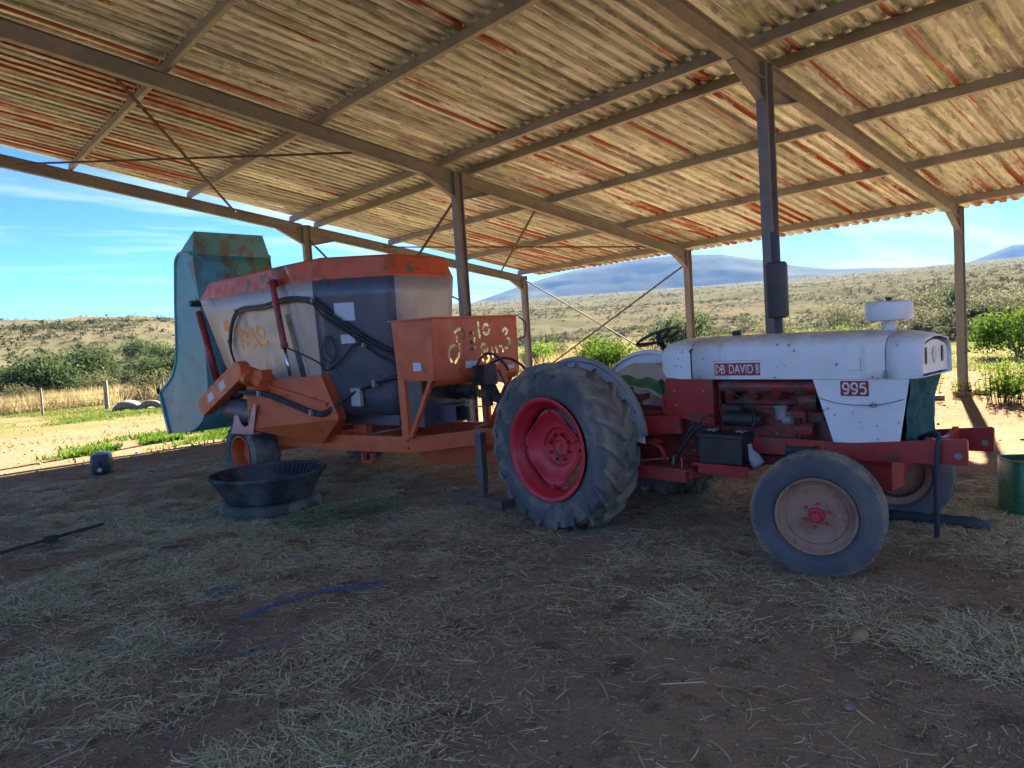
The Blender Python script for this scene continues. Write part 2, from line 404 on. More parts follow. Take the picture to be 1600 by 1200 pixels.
def hpost(x, y, ztop, w=.20, b=.15):
    m = MB(); t = .014
    m.box((x-w/2, y-b/2, -.3), (x-w/2+t, y+b/2, ztop)); m.box((x+w/2-t, y-b/2, -.3), (x+w/2, y+b/2, ztop)); m.box((x-w/2+t, y-.006, -.3), (x+w/2-t, y+.006, ztop))
    m.box((x-w/2+t, y-b/2+.002, ztop-.012), (x+w/2-t, y+b/2-.002, ztop-.001))
    return m
def rafter(y, xa, xb):
    m = MB(); h, b, t = .26, .13, .012
    for lo, hi, bb in ((-t, 0, b), (-h, -h+t, b)):
        m.add([(x, y+sy*bb/2, zr(x)+zz) for x in (xa, xb) for sy in (-1, 1) for zz in (lo, hi)], [(0,1,3,2),(4,6,7,5),(0,4,5,1),(2,3,7,6),(0,2,6,4),(1,5,7,3)])
    m.add([(x, y+sy*.005, zr(x)+zz) for x in (xa, xb) for sy in (-1, 1) for zz in (-h+t, -t)], [(0,1,3,2),(4,6,7,5),(0,4,5,1),(2,3,7,6),(0,2,6,4),(1,5,7,3)])
    return m
def haunch(y, xp, sgn, L=.82, D=.27):
    """welded knee under the rafter beside a post: web + bottom flange"""
    m = MB(); x0 = xp+sgn*.102; x1 = xp+sgn*L
    a, b, c = (x0, zr(x0)-.262), (x0, zr(x0)-.262-D), (x1, zr(x1)-.264)
    m.prism([a, b, c], y-.005, y+.005)
    m.bar((b[0], y, b[1]), (c[0], y, c[1]), .12, .012)
    return m
def bolts(x, y, ztop):
    m = MB()
    for sx in (-1, 1):
        for k in range(6):
            for sy in (-1, 1): m.tube([(x+sx*.10, y+sy*.052, ztop-.05-.085*k), (x+sx*.128, y+sy*.052, ztop-.05-.085*k)], .012, 6)
        m.box((x+sx*.101-.006, y-.075, ztop-.56), (x+sx*.101+.006, y+.075, ztop-.005))
    return m
for yi, y in enumerate(YS):
    for xp in (0, -MID):
        zt = zr(xp)
        p = hpost(xp, y, zt-.002).build('post', steel, shed)
        if yi < 3 or xp > -20: bolts(xp, y, zt).build('bolted_plate', steel, p)
    for xa, xb in ((RIDGE+.11, -MID-.11), (-MID+.11, -.11)):
        rb = rafter(y, xa, xb).build('rafter', steel, shed)
        if xb > -1:
            haunch(y, 0, -1, .62, .24).build('haunch', steel, rb); haunch(y, -MID, 1).build('haunch', steel, rb)
        else:
            haunch(y, -MID, -1).build('haunch', steel, rb); haunch(y, RIDGE, 1, 2.15, .3).build('haunch', steel, rb)
    hpost(RIDGE, y, zr(RIDGE)-.002).build('post', steel, shed)
def purlin(x, y0=-BAY-.15, y1=2*BAY+.07):
    m = MB(); d, w, t = .15, .062, .006
    up = Vector((SL, 0, 1)).normalized(); ax = Vector((up.z, 0, -up.x))
    o = Vector((x, 0, zr(x)+.002))
    def seg(a0, a1, h0, h1):
        m.add([o+ax*a+up*h+Vector((0, y, 0)) for y in (y0, y1) for a in (a0, a1) for h in (h0, h1)], [(0,1,3,2),(4,6,7,5),(0,4,5,1),(2,3,7,6),(0,2,6,4),(1,5,7,3)])
    seg(-t, 0, 0, d); seg(0, w, 0, t); seg(0, w, d-t, d); seg(w-t*.8, w, t, .022); seg(w-t*.8, w, d-.022, d-t)
    return m
PX = [-.22, -2.78, -5.38, -7.72, -8.42, -11.0, -13.45, -15.75]
for x in PX: purlin(x).build('purlin', purl, shed)
purlin(-17.5).build('purlin', purl, shed)
# roofing nails along each purlin, one per rib
nailm = Mat('nail_zinc', (.62, .60, .55), .4, .5).m
for x in PX[:7]:
    m = MB(); y = 2*BAY-.12-.92
    for k in range(84):
        yy = 2*BAY-.12-.92+.165-.23*k+.0; zz = zr(x-.02)+.162; m.box((x-.03, yy-.009, zz-.012), (x-.012, yy+.009, zz+.03))
    tag(m.build('roofing_nail', nailm, shed), kind='stuff')
# corrugated sheets: four trapezoid ribs each, individually laid
PITCH, COVER = .23, .92
def sheet_mesh(x0, x1, name):
    prof = []
    for k in range(4):
        y = k*PITCH
        prof += [(y, 0), (y+.105, 0), (y+.125, .05), (y+.205, .05), (y+.225, 0)]
    prof += [(COVER+.09, -.002)]
    xs = np.linspace(x0, x1, 9); sgn = SL 
    m = MB(); m.sheet([[(x, y, -sgn*(x-x0)+h) for y, h in prof] for x in xs])
    return m.mesh(name, roofm.m)
rows = [('lower', -8.15, .78, 0), ('upper', -17.8, -7.85, .012)]
for nm, x0, x1, dz in rows:
    me = sheet_mesh(x0, x1, 'roof_sheet')
    y = 2*BAY-.12-COVER; k = 0
    while y > -BAY-1.2:
        o = bpy.data.objects.new('roof_sheet', me); COL.objects.link(o); o.parent = shed
        zb = zr(x0)+.160+dz
        o.location = (random.uniform(-.012, .012), y, zb+.0015*(k % 2)); o.rotation_euler = (0, random.uniform(-.0006, .0006), random.uniform(-.0008, .0008))
        m = o.modifiers.new('solid', 'SOLIDIFY'); m.thickness = .0015; m.offset = 1
        y -= COVER; k += 1
# cross bracing in the far bay (roof plane and walls)
brm = Mat('brace_rusty', (.085, .068, .055), .85, 0, .1); brm.patch((.16, .09, .05), 4, .5, .7, .7); brm = brm.m
def brace(a, b, w=.045): return MB().bar(a, b, w, w*.75).build('brace', brm, shed)
YA, YC = BAY, 2*BAY
brace((-14.15, YA+.07, zr(-14.15)-.20), (-9.9, YC-.07, zr(-9.9)-.10)); brace((-10.3, YA+.07, zr(-10.3)-.26), (-14.4, YC-.07, zr(-14.4)-.14))
brace((-1.5, YA+.07, zr(-1.5)-.2), (-5.6, YC-.07, zr(-5.6)-.12)); brace((-5.77, YA+.07, zr(-5.77)-.26), (-1.15, YC-.07, zr(-1.15)-.12))
brace((0, YC-.09, 3.72), (0.03, YA+.09, .35)); brace((.04, YA+.09, 3.5), (.07, YC-.09, .35))
brace((-MID, YA+.09, 4.62), (-MID+.03, YC-.09, .4)); brace((-MID+.04, YC-.09, 4.75), (-MID+.07, YA+.09, .4))
# ------------------------------------------------------------------ tractor
tx = empty('tractor', (-11.57, -.45, 0), R(-90), 'old white and red farm tractor with large muddy rear tyres parked under the shed', 'tractor')
T = lambda: MB(flip=True)
white = paint('tractor_white', (.76, .77, .75), .38, .22, .0, .85); 
whm = Mat('tractor_white_hood', (.78, .79, .77), .36)
whm.patch((.68, .68, .64), 2.6, .4, .7, .8); whm.patch((.82, .83, .81), 11, .55, .75, .4)
hz = whm.nt.nodes.new('ShaderNodeSeparateXYZ'); whm.L.new(whm.src, hz.inputs[0])
whm.mix(whm.math('MULTIPLY', whm.ramp(hz.outputs[2], 1.53, 1.63), whm.ramp(whm.noise(7, 6), .3, .62, .1, .75)), (.48, .38, .27))
whm.patch((.20, .12, .075), 19, .645, .675, .85, 6); whm.patch((.42, .36, .28), 2.0, .56, .74, .45, 8, whm.scaled(3, 3, .5)); whm.patch((.30, .22, .16), 5.5, .67, .72, .7, 8); whm.roughvar(6, .3, .6); whm.bump(3.2, .22, .02)
white_hood = whm.m
red = paint('tractor_red', (.40, .022, .018), .45, .18, .22, .5, (.09, .045, .03))
eg = Mat('engine_greasy_red', (.26, .03, .022), .5); eg.patch((.035, .022, .018), 4.5, .42, .60, .9, 7); eg.patch((.36, .05, .03), 9, .55, .7, .7, 6); eg.patch((.16, .11, .08), 3, .52, .72, .6, 8); eg.patch((.02, .016, .014), 14, .60, .68, .7, 5); eg.roughvar(8, .3, .75); eg.bump(26, .45, .008); engred = eg.m
redrim = paint('rim_red', (.62, .018, .032), .42, .12, .04, .7)
rustrim = Mat('rim_rusty_pink', (.36, .19, .125), .75); rustrim.patch((.24, .10, .055), 6, .45, .65, .8, 7); rustrim.patch((.44, .27, .19), 10, .55, .75, .6); rustrim.patch((.06, .04, .035), 26, .66, .72, .7, 3); rustrim.bump(40, .3, .004); rustrim = rustrim.m
def rubber(name, base=(.085, .087, .092), mud=.65, mudr=None):
    m = Mat(name, base, .8, 0, .35)
    m.patch((.13, .133, .14), 2.2, .4, .7, .8, 5); m.patch((.30, .245, .18), 3.2, .46, .64, mud, 8); m.patch((.10, .085, .07), 14, .5, .68, mud*.7, 5); m.bump(22, .25, .006)
    if mudr:
        vm = m.nt.nodes.new('ShaderNodeVectorMath'); vm.operation = 'MULTIPLY'; vm.inputs[1].default_value = (1, 0, 1); m.L.new(m.src, vm.inputs[0]); vl = m.nt.nodes.new('ShaderNodeVectorMath'); vl.operation = 'LENGTH'; m.L.new(vm.outputs[0], vl.inputs[0])
        m.mix(m.math('MULTIPLY', m.ramp(vl.outputs['Value'], mudr, mudr+.03), m.ramp(m.noise(6, 7), .34, .60, .05, .85)), (.30, .235, .165))
    return m.m
tyre_m = rubber('tyre_rubber', mudr=.70); tyre_clean = rubber('tyre_rubber_smooth', (.085, .088, .094), .25, .392)
black = paint('black_plastic', (.022, .023, .025), .5, .15)
greysteel = paint('bare_steel', (.22, .22, .22), .4, .3, .2)
hose_m = Mat('hose_rubber', (.02, .02, .022), .55); hose_m.patch((.09, .08, .07), 9, .5, .7, .4); hose_m = hose_m.m

RAX = (-.30, .72)
def rounded_tyre(R0, w, rr, n=72):
    """profile radius/offset list from inner bead to outer bead"""
    h = w/2
    return [(rr, -h*.62), (rr+.02, -h*.80), (rr+(R0-rr)*.35, -h*.99), (rr+(R0-rr)*.62, -h), (R0*.965, -h*.90), (R0*.99, -h*.72), (R0, -h*.35), (R0*1.002, 0), (R0, h*.35), (R0*.99, h*.72), (R0*.965, h*.90), (rr+(R0-rr)*.62, h), (rr+(R0-rr)*.35, h*.99), (rr+.02, h*.80), (rr, h*.62)]
def rear_tyre():
    R0, w, rr = .738, .46, .455
    m = T(); m.lathe(rounded_tyre(R0, w, rr), (0, 0, 0), 'y', 72)
    n = 20
    for k in range(n):
        for sgn in (-1, 1):
            a0 = 2*math.pi*(k+(.5 if sgn > 0 else 0))/n; rows = []
            for j in range(6):
                t = j/5; y = sgn*(.012+t*(w/2-.006)); a = a0+.30*t**1.15
                Rb = R0-.012-(.045*max(0, t-.62)/.38); Rt = R0+.052-(.070*max(0, t-.62)/.38)
                wd = (.036+.012*t)/R0
                rows.append([(math.cos(a-wd*.62)*Rb, y, math.sin(a-wd*.62)*Rb), (math.cos(a-wd*.42)*Rt, y, math.sin(a-wd*.42)*Rt), (math.cos(a+wd*.42)*Rt, y, math.sin(a+wd*.42)*Rt), (math.cos(a+wd*.62)*Rb, y, math.sin(a+wd*.62)*Rb)])
            # lug runs down the shoulder
            a = a0+.33; rows.append([(math.cos(a-.05)*.655, sgn*(w/2-.004), math.sin(a-.05)*.655), (math.cos(a-.03)*.66, sgn*(w/2+.012), math.sin(a-.03)*.65), (math.cos(a+.03)*.65, sgn*(w/2+.012), math.sin(a+.03)*.65), (math.cos(a+.05)*.655, sgn*(w/2-.004), math.sin(a+.05)*.655)])
            m.loft(rows)
    zf = -RAX[1]-.012            # soft tyre: flattened where it stands
    m.v = [(x*(1+.05*max(0, (zf+.06-z))/.06) if z < zf+.06 else x, y*(1+.10*max(0, zf+.14-z)/.14), max(z, zf)) for x, y, z in m.v]
    return m
def rear_rim(side):
    """outer barrel, dished centre disc with scalloped edge and bolt circle (side = +1 shows outwards)"""
    b = T(); s = side
    b.lathe([(.495, s*.165), (.50, s*.178), (.478, s*.180), (.465, s*.165), (.455, s*.12), (.425, s*.10), (.415, s*.0), (.435, -s*.10), (.47, -s*.17), (.50, -s*.175), (.485, -s*.19), (.45, -s*.15), (.40, 0), (.405, s*.09), (.44, s*.115), (.452, s*.16), (.47, s*.19), (.505, s*.186)], (0, 0, 0), 'y', 64)
    d = T(); n = 64; rings = []
    prof = [(.10, -.02), (.175, -.015), (.20, .012), (.235, .015), (.30, .05), (.345, .085), (.385, .095)]
    for k in range(n):
        a = 2*math.pi*k/n; lobes = .5+.5*math.cos(4*a+.9)
        rings.append([(math.cos(a)*(r if r < .34 else r-(.07*(1-lobes) if r > .36 else .03*(1-lobes))), s*y, math.sin(a)*(r if r < .34 else r-(.07*(1-lobes) if r > .36 else .03*(1-lobes)))) for r, y in prof])
    rings.append(rings[0]); d.sheet(rings)
    d.lathe([(.0, -s*.03), (.07, -s*.03), (.10, -s*.02)], (0, 0, 0), 'y', 24)
    lugs = []
    for k in range(8):
        a = 2*math.pi*k/8+.2; lugs.append(T().tube([(math.cos(a)*.13, -s*.03, math.sin(a)*.13), (math.cos(a)*.13, s*.028, math.sin(a)*.13)], .015, 6))
    for k in range(4):
        a = 2*math.pi*k/4-.22; lugs.append(T().tube([(math.cos(a)*.365, s*.07, math.sin(a)*.365), (math.cos(a)*.365, s*.125, math.sin(a)*.365)], .02, 6))
    return b, d, lugs
tyre_mesh = rear_tyre()
for s, nm in ((1, None), (-1, None)):
    w = empty('rear_wheel'); w.parent = tx; w.location = (RAX[0], -s*.83, RAX[1])
    tyre_mesh.build('tyre', tyre_m, w, auto=35)
    b, d, lg = rear_rim(s)
    for o_ in [b.build('rim', redrim, w, smooth=True), d.build('wheel_disc', redrim, w, auto=40, solid=.012)] + [l_.build('wheel_bolt', red, w) for l_ in lg]:
        o_.location = (0, -s*.035, 0); o_.scale = (.95, 1, .95); o_.rotation_euler = (0, R(-14 if s > 0 else 23), 0)
def front_tyre():
    R0, w, rr = .425, .205, .245
    m = T(); m.lathe(rounded_tyre(R0, w, rr), (0, 0, 0), 'y', 64)
    for y in (-.062, -.022, .022, .062):         # worn ribs
        m.lathe([(R0-.006, y-.014), (R0+.007, y-.012), (R0+.007, y+.012), (R0-.006, y+.014)], (0, 0, 0), 'y', 64)
    for sg in (-1, 1):                           # moulded sidewall rings
        for rr_, dd_ in ((.285, .1022), (.335, .1035), (.372, .1015)): m.lathe([(rr_-.007, sg*(dd_-.006)), (rr_-.003, sg*dd_), (rr_+.003, sg*dd_), (rr_+.007, sg*(dd_-.006))], (0, 0, 0), 'y', 64)
    for sg in (-1, 1):                           # shoulder blocks
        for k in range(44):
            a = 2*math.pi*k/44; m.bar((math.cos(a)*.400, sg*.087, math.sin(a)*.400), (math.cos(a)*.424, sg*.073, math.sin(a)*.424), .034, .016, (-math.sin(a), 0, math.cos(a)))
    return m
def front_rim(s):
    b = T()
    b.lathe([(.258, s*.085), (.266, s*.092), (.262, s*.10), (.25, s*.096), (.238, s*.07), (.222, s*.055), (.205, s*.045), (.196, s*.052), (.185, s*.045), (.12, s*.040), (.085, s*.048), (.0, s*.05)], (0, 0, 0), 'y', 56)
    b.lathe([(.258, s*.085), (.225, s*.04), (.215, -s*.06), (.25, -s*.09), (.262, -s*.10)], (0, 0, 0), 'y', 56)
    h = T(); h.lathe([(.0, s*.105), (.03, s*.105), (.036, s*.095), (.038, s*.072), (.05, s*.07), (.055, s*.045)], (0, 0, 0), 'y', 24)
    for k in range(6):
        a = 2*math.pi*k/6+.35; h.tube([(math.cos(a)*.083, s*.03, math.sin(a)*.083), (math.cos(a)*.083, s*.072, math.sin(a)*.083)], .013, 6)
    return b, h
FAX = (2.075, .412)
ft = front_tyre(); STEER = R(17)
fw = []
for s in (1, -1):
    w = empty('front_wheel'); w.parent = tx; w.location = (FAX[0]-(.0 if s > 0 else .07), -s*(.80 if s > 0 else .84), FAX[1]); w.rotation_euler = (0, 0, STEER)
    ft.build('tyre', tyre_clean, w, auto=35); b, h = front_rim(s); b.build('rim', rustrim, w, auto=40); h.build('hub', redrim, w, auto=40); fw.append(w)

# --- bonnet: lofted sheet metal
def sect(u, hw, zb, zt, crown, n=9):
    """half-round-shouldered section: flat sides, rounded top edges, slightly crowned top"""
    r = min(.13, (zt-zb)*.45); P = [(u, hw, zb), (u, hw, zb+(zt-r-crown-zb)*.5), (u, hw, zt-r-crown)]
    for k in range(1, n):
        a = math.pi/2*k/n; P.append((u, hw-r+r*math.cos(a), zt-r-crown+r*math.sin(a)))
    for k in range(5): t = k/4; P.append((u, (hw-r)*(1-t), zt-crown+crown*math.sin(t*math.pi/2)))
    return P + [(x, -y, z) for x, y, z in P[::-1][1:]]
hood = T()
secs = [sect(u, hw, zb, zt, c) for u, hw, zb, zt, c in [(.80, .300, 1.302, 1.648, .020), (1.2, .305, 1.300, 1.648, .022), (1.7, .308, 1.300, 1.646, .022), (2.10, .308, 1.300, 1.640, .022), (2.365, .305, 1.300, 1.628, .022)]]
hood.loft(secs, cap=False)
hd = hood.build('bonnet', white_hood, tx, auto=35, solid=.006)
cowl = T(); cowl.loft([sect(u, hw, zb, zt, c) for u, hw, zb, zt, c in [(.42, .20, 1.42, 1.54, .01), (.455, .25, 1.36, 1.60, .015), (.52, .285, 1.315, 1.635, .02), (.66, .297, 1.30, 1.648, .02), (.785, .298, 1.30, 1.648, .02)]])
cowl.build('dash_cowl', white_hood, tx, auto=40)
# nose: top rolls down over a recessed face
nose = T(); nose.loft([sect(u, hw, zb, zt, c) for u, hw, zb, zt, c in [(2.372, .305, 1.300, 1.628, .022), (2.47, .304, 1.300, 1.614, .024), (2.56, .302, 1.303, 1.596, .022), (2.60, .299, 1.308, 1.578, .020)]], cap=False)
nose.build('nose_cowl', white_hood, tx, auto=35, solid=.008)
face = T(); 
fp = [(y, z) for _, y, z in sect(0, .285, 1.325, 1.552, .028)]
face.add([(2.575, y, z) for y, z in fp], [tuple(range(len(fp)))])
face.build('nose_face', white, tx, solid=.006)
for yc, wy, m_ in ((-.16, .016, black), (.0, .034, Mat('lamp_shell', (.62, .58, .48), .5).m), (.17, .012, black)): T().lathe([(0, .004), (1, .003), (1, -.004)], (0, 0, 0), 'x', 20).build('grille_opening', m_, tx)
for o_, yc, wy in zip([c_ for c_ in tx.children if c_.name.startswith('grille_opening')], (-.16, .0, .17), (.018, .036, .012)): o_.location = (2.582, -yc, 1.445); o_.scale = (1, wy, .058)
for s in (1, -1):
    sp = T(); y = s*.302
    sp.prism([(1.845, 1.296), (2.515, 1.296), (2.44, .838), (1.985, .828)], y-s*.010, y+s*.004)
    pn = sp.build('side_panel', white_hood, tx, bevel=.006)
    ed = T(); ed.prism([(1.95, 1.165), (2.47, 1.165), (2.462, 1.160), (1.952, 1.160)], y+s*.004, y+s*.0065); ed.prism([(1.96, 1.098), (2.455, 1.098), (2.453, 1.094), (1.962, 1.094)], y+s*.004, y+s*.0065); ed.build('pressed_line', white, pn)
# seam and panel line on the bonnet flank
ln = T()
for s in (1, -1):
    ln.box((1.0, s*.3075-.002, 1.448), (2.20, s*.3075+.002, 1.451)); ln.box((1.72, s*.309-.002, 1.36), (2.20, s*.309+.0015, 1.362)); ln.box((2.199, s*.308-.002, 1.36), (2.202, s*.308+.002, 1.451))
ln.build('panel_line', greysteel, hd)
wb = T(); wb.box((2.10, .3075, 1.455), (2.155, .3095, 1.470)); wb.box((2.11, .3075, 1.478), (2.135, .3095, 1.495)); wb.build('worn_badge', greysteel, hd)
lt = T(); lt.box((2.36, .300, 1.31), (2.376, .312, 1.36)); lt.tube([(2.368, .31, 1.318), (2.368, .318, 1.318)], .010, 8); lt.build('bonnet_latch', greysteel, hd)
for u_ in (.87, 1.55, 2.28): T().tube([(u_, .302, 1.312), (u_, .314, 1.312)], .008, 6).build('bonnet_screw', greysteel, hd)
T().box((.785, .285, 1.304), (.80, .302, 1.56)).build('cowl_gap', black, hd)
cap = T(); cap.lathe([(0, .045), (.035, .045), (.04, .035), (.04, .012), (.03, .0)], (1.06, 0, 1.645), 'z', 20); cap.build('filler_cap', black, tx, auto=40)
# lettering
def text_mesh(body, size, extrude=.001, offset=0., spacing=1.0):
    cu = bpy.data.curves.new('t', 'FONT'); cu.body = body; cu.size = size; cu.extrude = extrude; cu.offset = offset; cu.space_character = spacing
    o = bpy.data.objects.new('t', cu); COL.objects.link(o); dg = bpy.context.evaluated_depsgraph_get(); dg.update()
    me = bpy.data.meshes.new_from_object(o.evaluated_get(dg)); bpy.data.objects.remove(o); return me
def lettering(body, w, h, mat, parent, mtx, offset=0., spacing=1.0):
    me = text_mesh(body, 1.0, .0, offset, spacing); co = np.array([v.co[:] for v in me.vertices]); lo, hi = co.min(0), co.max(0)
    for v in me.vertices:
        x = (v.co.x-lo[0])/(hi[0]-lo[0])*w; y = (v.co.y-lo[1])/(hi[1]-lo[1])*h; v.co = mtx @ Vector((x, y, 0))
    me.name = 'lettering'; me.materials.append(mat); o = bpy.data.objects.new('lettering', me); COL.objects.link(o); o.parent = parent
    m = o.modifiers.new('solid', 'SOLIDIFY'); m.thickness = .0008; m.offset = 0
    return o
decal_red = paint('decal_red', (.34, .018, .028), .4, .1); decal_white = paint('decal_white', (.72, .72, .70), .45, .1, 0, .9)
dr = T(); dr.box((1.02, .3075, 1.330), (1.43, .3095, 1.432)); drr = dr.build('brand_strip', decal_red, tx)
M1 = Matrix(((1, 0, 0, 1.035), (0, 0, -1, -.3105), (0, 1, 0, 1.345), (0, 0, 0, 1)))
tri = T(); a, b, c = (1.035, 1.345), (1.035, 1.42), (1.078, 1.382)
for p, q in ((a, b), (b, c), (c, a)): tri.bar((p[0], .3102, p[1]), (q[0], .3102, q[1]), .0016, .007, (0, 0, 1) if p[0] != q[0] else (1, 0, 0))
tri.build('emblem', decal_white, drr)
lettering('B', .037, .074, decal_white, drr, M1 @ Matrix.Translation((.046, 0, 0)))
lettering('DAVID', .215, .074, decal_white, drr, M1 @ Matrix.Translation((.120, 0, 0)), .012)
lettering('B', .030, .074, decal_white, drr, M1 @ Matrix.Translation((.358, 0, 0)), .014)
dn = T(); dn.box((2.052, .3055, 1.175), (2.250, .3072, 1.285)); dnn = dn.build('number_plate', decal_red, tx)
def digit(pts, x0, w=.0125):
    P = [Vector((x0+x*.045, .3080, 1.192+y*.076)) for x, y in pts]; rows = []
    for i, p in enumerate(P):
        d = (P[min(i+1, len(P)-1)]-P[max(i-1, 0)]).normalized(); n = Vector((-d.z, 0, d.x))*w/2; rows.append([p-n, p+n])
    T().sheet(rows).build('numeral', decal_white, dnn, solid=.001)
nine = [(.95, .62), (.80, .45), (.5, .40), (.18, .48), (.05, .70), (.18, .93), (.5, 1.0), (.82, .93), (.95, .70), (.93, .40), (.80, .12), (.5, .0), (.15, .10)]
five = [(.88, .97), (.20, .97), (.14, .56), (.45, .64), (.80, .56), (.95, .32), (.80, .08), (.45, .0), (.08, .10)]
sm_ = lambda q: [(p.x, p.y) for p in bez([(a, b, 0) for a, b in q], 5)]
digit(sm_(nine), 2.068); digit(sm_(nine), 2.128); digit(five[:3]+sm_(five[2:]), 2.188)
wire = T(); wire.tube(bez([(1.90, .31, 1.155), (2.05, .312, 1.118), (2.27, .314, 1.112), (2.40, .313, 1.135), (2.50, .30, 1.165)]), .004, 6)
kn = bez([(2.25, .318, 1.110), (2.28, .32, 1.125), (2.31, .32, 1.115), (2.28, .32, 1.100), (2.25, .318, 1.110)], 6); wire.tube(kn, .0045, 6); wire.build('tie_wire', greysteel, tx, smooth=True)
# green netting over the radiator
net = Mat('green_net', (.03, .13, .11), .8); net.patch((.015, .06, .055), 12, .4, .65, .8); nw = net.nt.nodes.new('ShaderNodeTexWave'); nw.inputs['Scale'].default_value = 60; net.L.new(net.vec, nw.inputs[0]); net.bump(1, .5, .004, fac=nw.outputs['Fac']); net = net.m
ng = []
for i in range(16):
    t = i/15; z = 1.325-.52*t; row = []
    for j in range(15):
        s = j/14; y = .285-.57*s; row.append((2.505-.055*t+.022*math.sin(j*1.9+2.2*t)+.012*math.sin(9*t+j)+(.05*max(0, t-.8)*5*math.sin(s*3)), y, z))
    ng.append(row)
nt_ = T(); nt_.sheet(ng); nt_.build('radiator_net', net, tx, smooth=True, solid=.003)
rad_ = T(); rad_.box((2.33, -.26, .86), (2.43, .26, 1.29)); rad_.build('radiator', black, tx, bevel=.01)

# --- chassis, engine, gearbox
for s in (1, -1):
    fr = T(); y = s*.30
    fr.prism([(1.18, .70), (1.18, .835), (1.9, .835), (2.05, .825), (2.84, .905), (2.855, .895), (2.855, .738), (2.845, .728), (2.05, .705)], y-.012, y+.012)
    fo = fr.build('frame_plate', red, tx, bevel=.003)
    hl = T(); hl.tube([(2.80, y-.0135, .79), (2.80, y+.0135, .79)], .022, 12); hl.build('pin_hole', decal_white if False else greysteel, fo)
cr = T(); cr.prism([(-.288, .74), (.288, .74), (.288, .90), (.12, .86), (-.12, .86), (-.288, .90)], 2.60, 2.64, 'x'); cr.box((2.45, -.287, .735), (2.70, .287, .765)); cr.build('front_crossmember', red, tx, bevel=.004)
ax = T(); ax.bar((2.11, -.70, .52), (2.11, .66, .52), .10, .11); ax.box((1.9, -.12, .46), (2.32, .12, .70)); ax.tube([(2.11, .66, .40), (2.11, .66, .66)], .045, 12); ax.tube([(2.05, -.70, .40), (2.05, -.70, .66)], .045, 12)
ax.tube([(2.11, .66, .43), (2.12, .78, .425)], .05, 12); ax.tube([(2.05, -.70, .43), (2.04, -.82, .425)], .05, 12); ax.tube([(1.85, .60, .55), (1.85, -.62, .55)], .018, 8); ax.build('front_axle', red, tx, bevel=.004)
eng = T(); eng.box((.98, -.20, .66), (1.95, .20, 1.08)); eng.box((1.02, -.17, 1.08), (1.92, .17, 1.26)); eng.box((1.06, -.12, 1.26), (1.88, .12, 1.34)); eng.box((1.0, -.24, .60), (1.85, .24, .68))
eng.box((1.30, .20, .80), (1.75, .24, 1.05))
for k in range(4): eng.tube([(1.12+.2*k, .17, 1.16), (1.12+.2*k, .24, 1.16), (1.14+.2*k, .27, 1.22)], .045, 10)
eng.tube([(1.05, .26, 1.235), (1.86, .26, 1.235)], .05, 14)
eng.build('engine_block', engred, tx, bevel=.008)
tm = T(); tm.tube([(1.93, .10, 1.13), (1.95, .10, 1.13), (2.08, .10, 1.13)], [.10, .10, .09], 20); tm.tube([(1.72, .21, 1.12), (1.86, .21, 1.12)], .085, 20); tm.tube([(1.68, .23, .90), (1.82, .23, .90)], .06, 16); tm.build('timing_housing', engred, tx, bevel=.006)
fan = T(); fan.lathe([(.0, .0), (.20, .0), (.20, .02), (.0, .02)], (2.12, 0, 1.08), 'x', 28); fan.build('fan_shroud', black, tx)
gb = T(); gb.prism([(-.55, .52), (-.55, .95), (-.35, 1.02), (.25, .98), (.98, 1.06), (.98, .58), (.3, .50)], -.19, .19); gb.box((.55, -.21, .60), (.98, .21, 1.12)); gb.box((-.42, -.24, .56), (-.08, .24, .90))
gb.build('gearbox', engred, tx, bevel=.01)
ra = T(); ra.lathe([(.16, -.24), (.12, -.34), (.095, -.5), (.09, -.72), (.13, -.74), (.13, -.80), (0, -.80)], (RAX[0], 0, RAX[1]), 'y', 24); ra.lathe([(.16, .24), (.12, .34), (.095, .5), (.09, .72), (.13, .74), (.13, .80), (0, .80)], (RAX[0], 0, RAX[1]), 'y', 24); ra.build('rear_axle_housing', red, tx, auto=40)
bh_ = T(); bh_.box((.50, -.285, 1.04), (.98, .285, 1.30)); bh_.prism([(.48, .98), (.98, .90), (.98, 1.06), (.48, 1.12)], .20, .29); bh_.box((.46, .12, 1.0), (.50, .29, 1.16)); bh_.build('dash_bulkhead', red, tx, bevel=.006)
# footplates, brackets, pedals
for s in (1, -1):
    fp_ = T(); fp_.box((.14, s*.22 if s > 0 else -.58, .545), (.90, .58 if s > 0 else -.22, .562)); fp_.bar((.14, s*.56, .50), (.86, s*.56, .50), .02, .10); fp_.bar((.90, s*.23, .53), (.90, s*.56, .53), .02, .09); fp_.build('footplate', red, tx, bevel=.003)
    side = T(); side.bar((.02, s*.32, .86), (.66, s*.30, .90), .05, .16); side.bar((.58, s*.27, .90), (.60, s*.27, 1.12), .05, .05); side.build('side_rail', red, tx, bevel=.005)
for k, u in enumerate((.46, .53)):
    pd = T(); pd.bar((u-.18, .40+.07*k, .745), (u+.02, .40+.07*k, .765), .07, .016); pd.tube(bez([(u-.06, .40+.07*k, .74), (u+.02, .39+.07*k, .70), (u+.05, .37+.05*k, .58), (u+.04, .34, .50)], 5), .016, 8); pd.build('pedal', red, tx, auto=40)
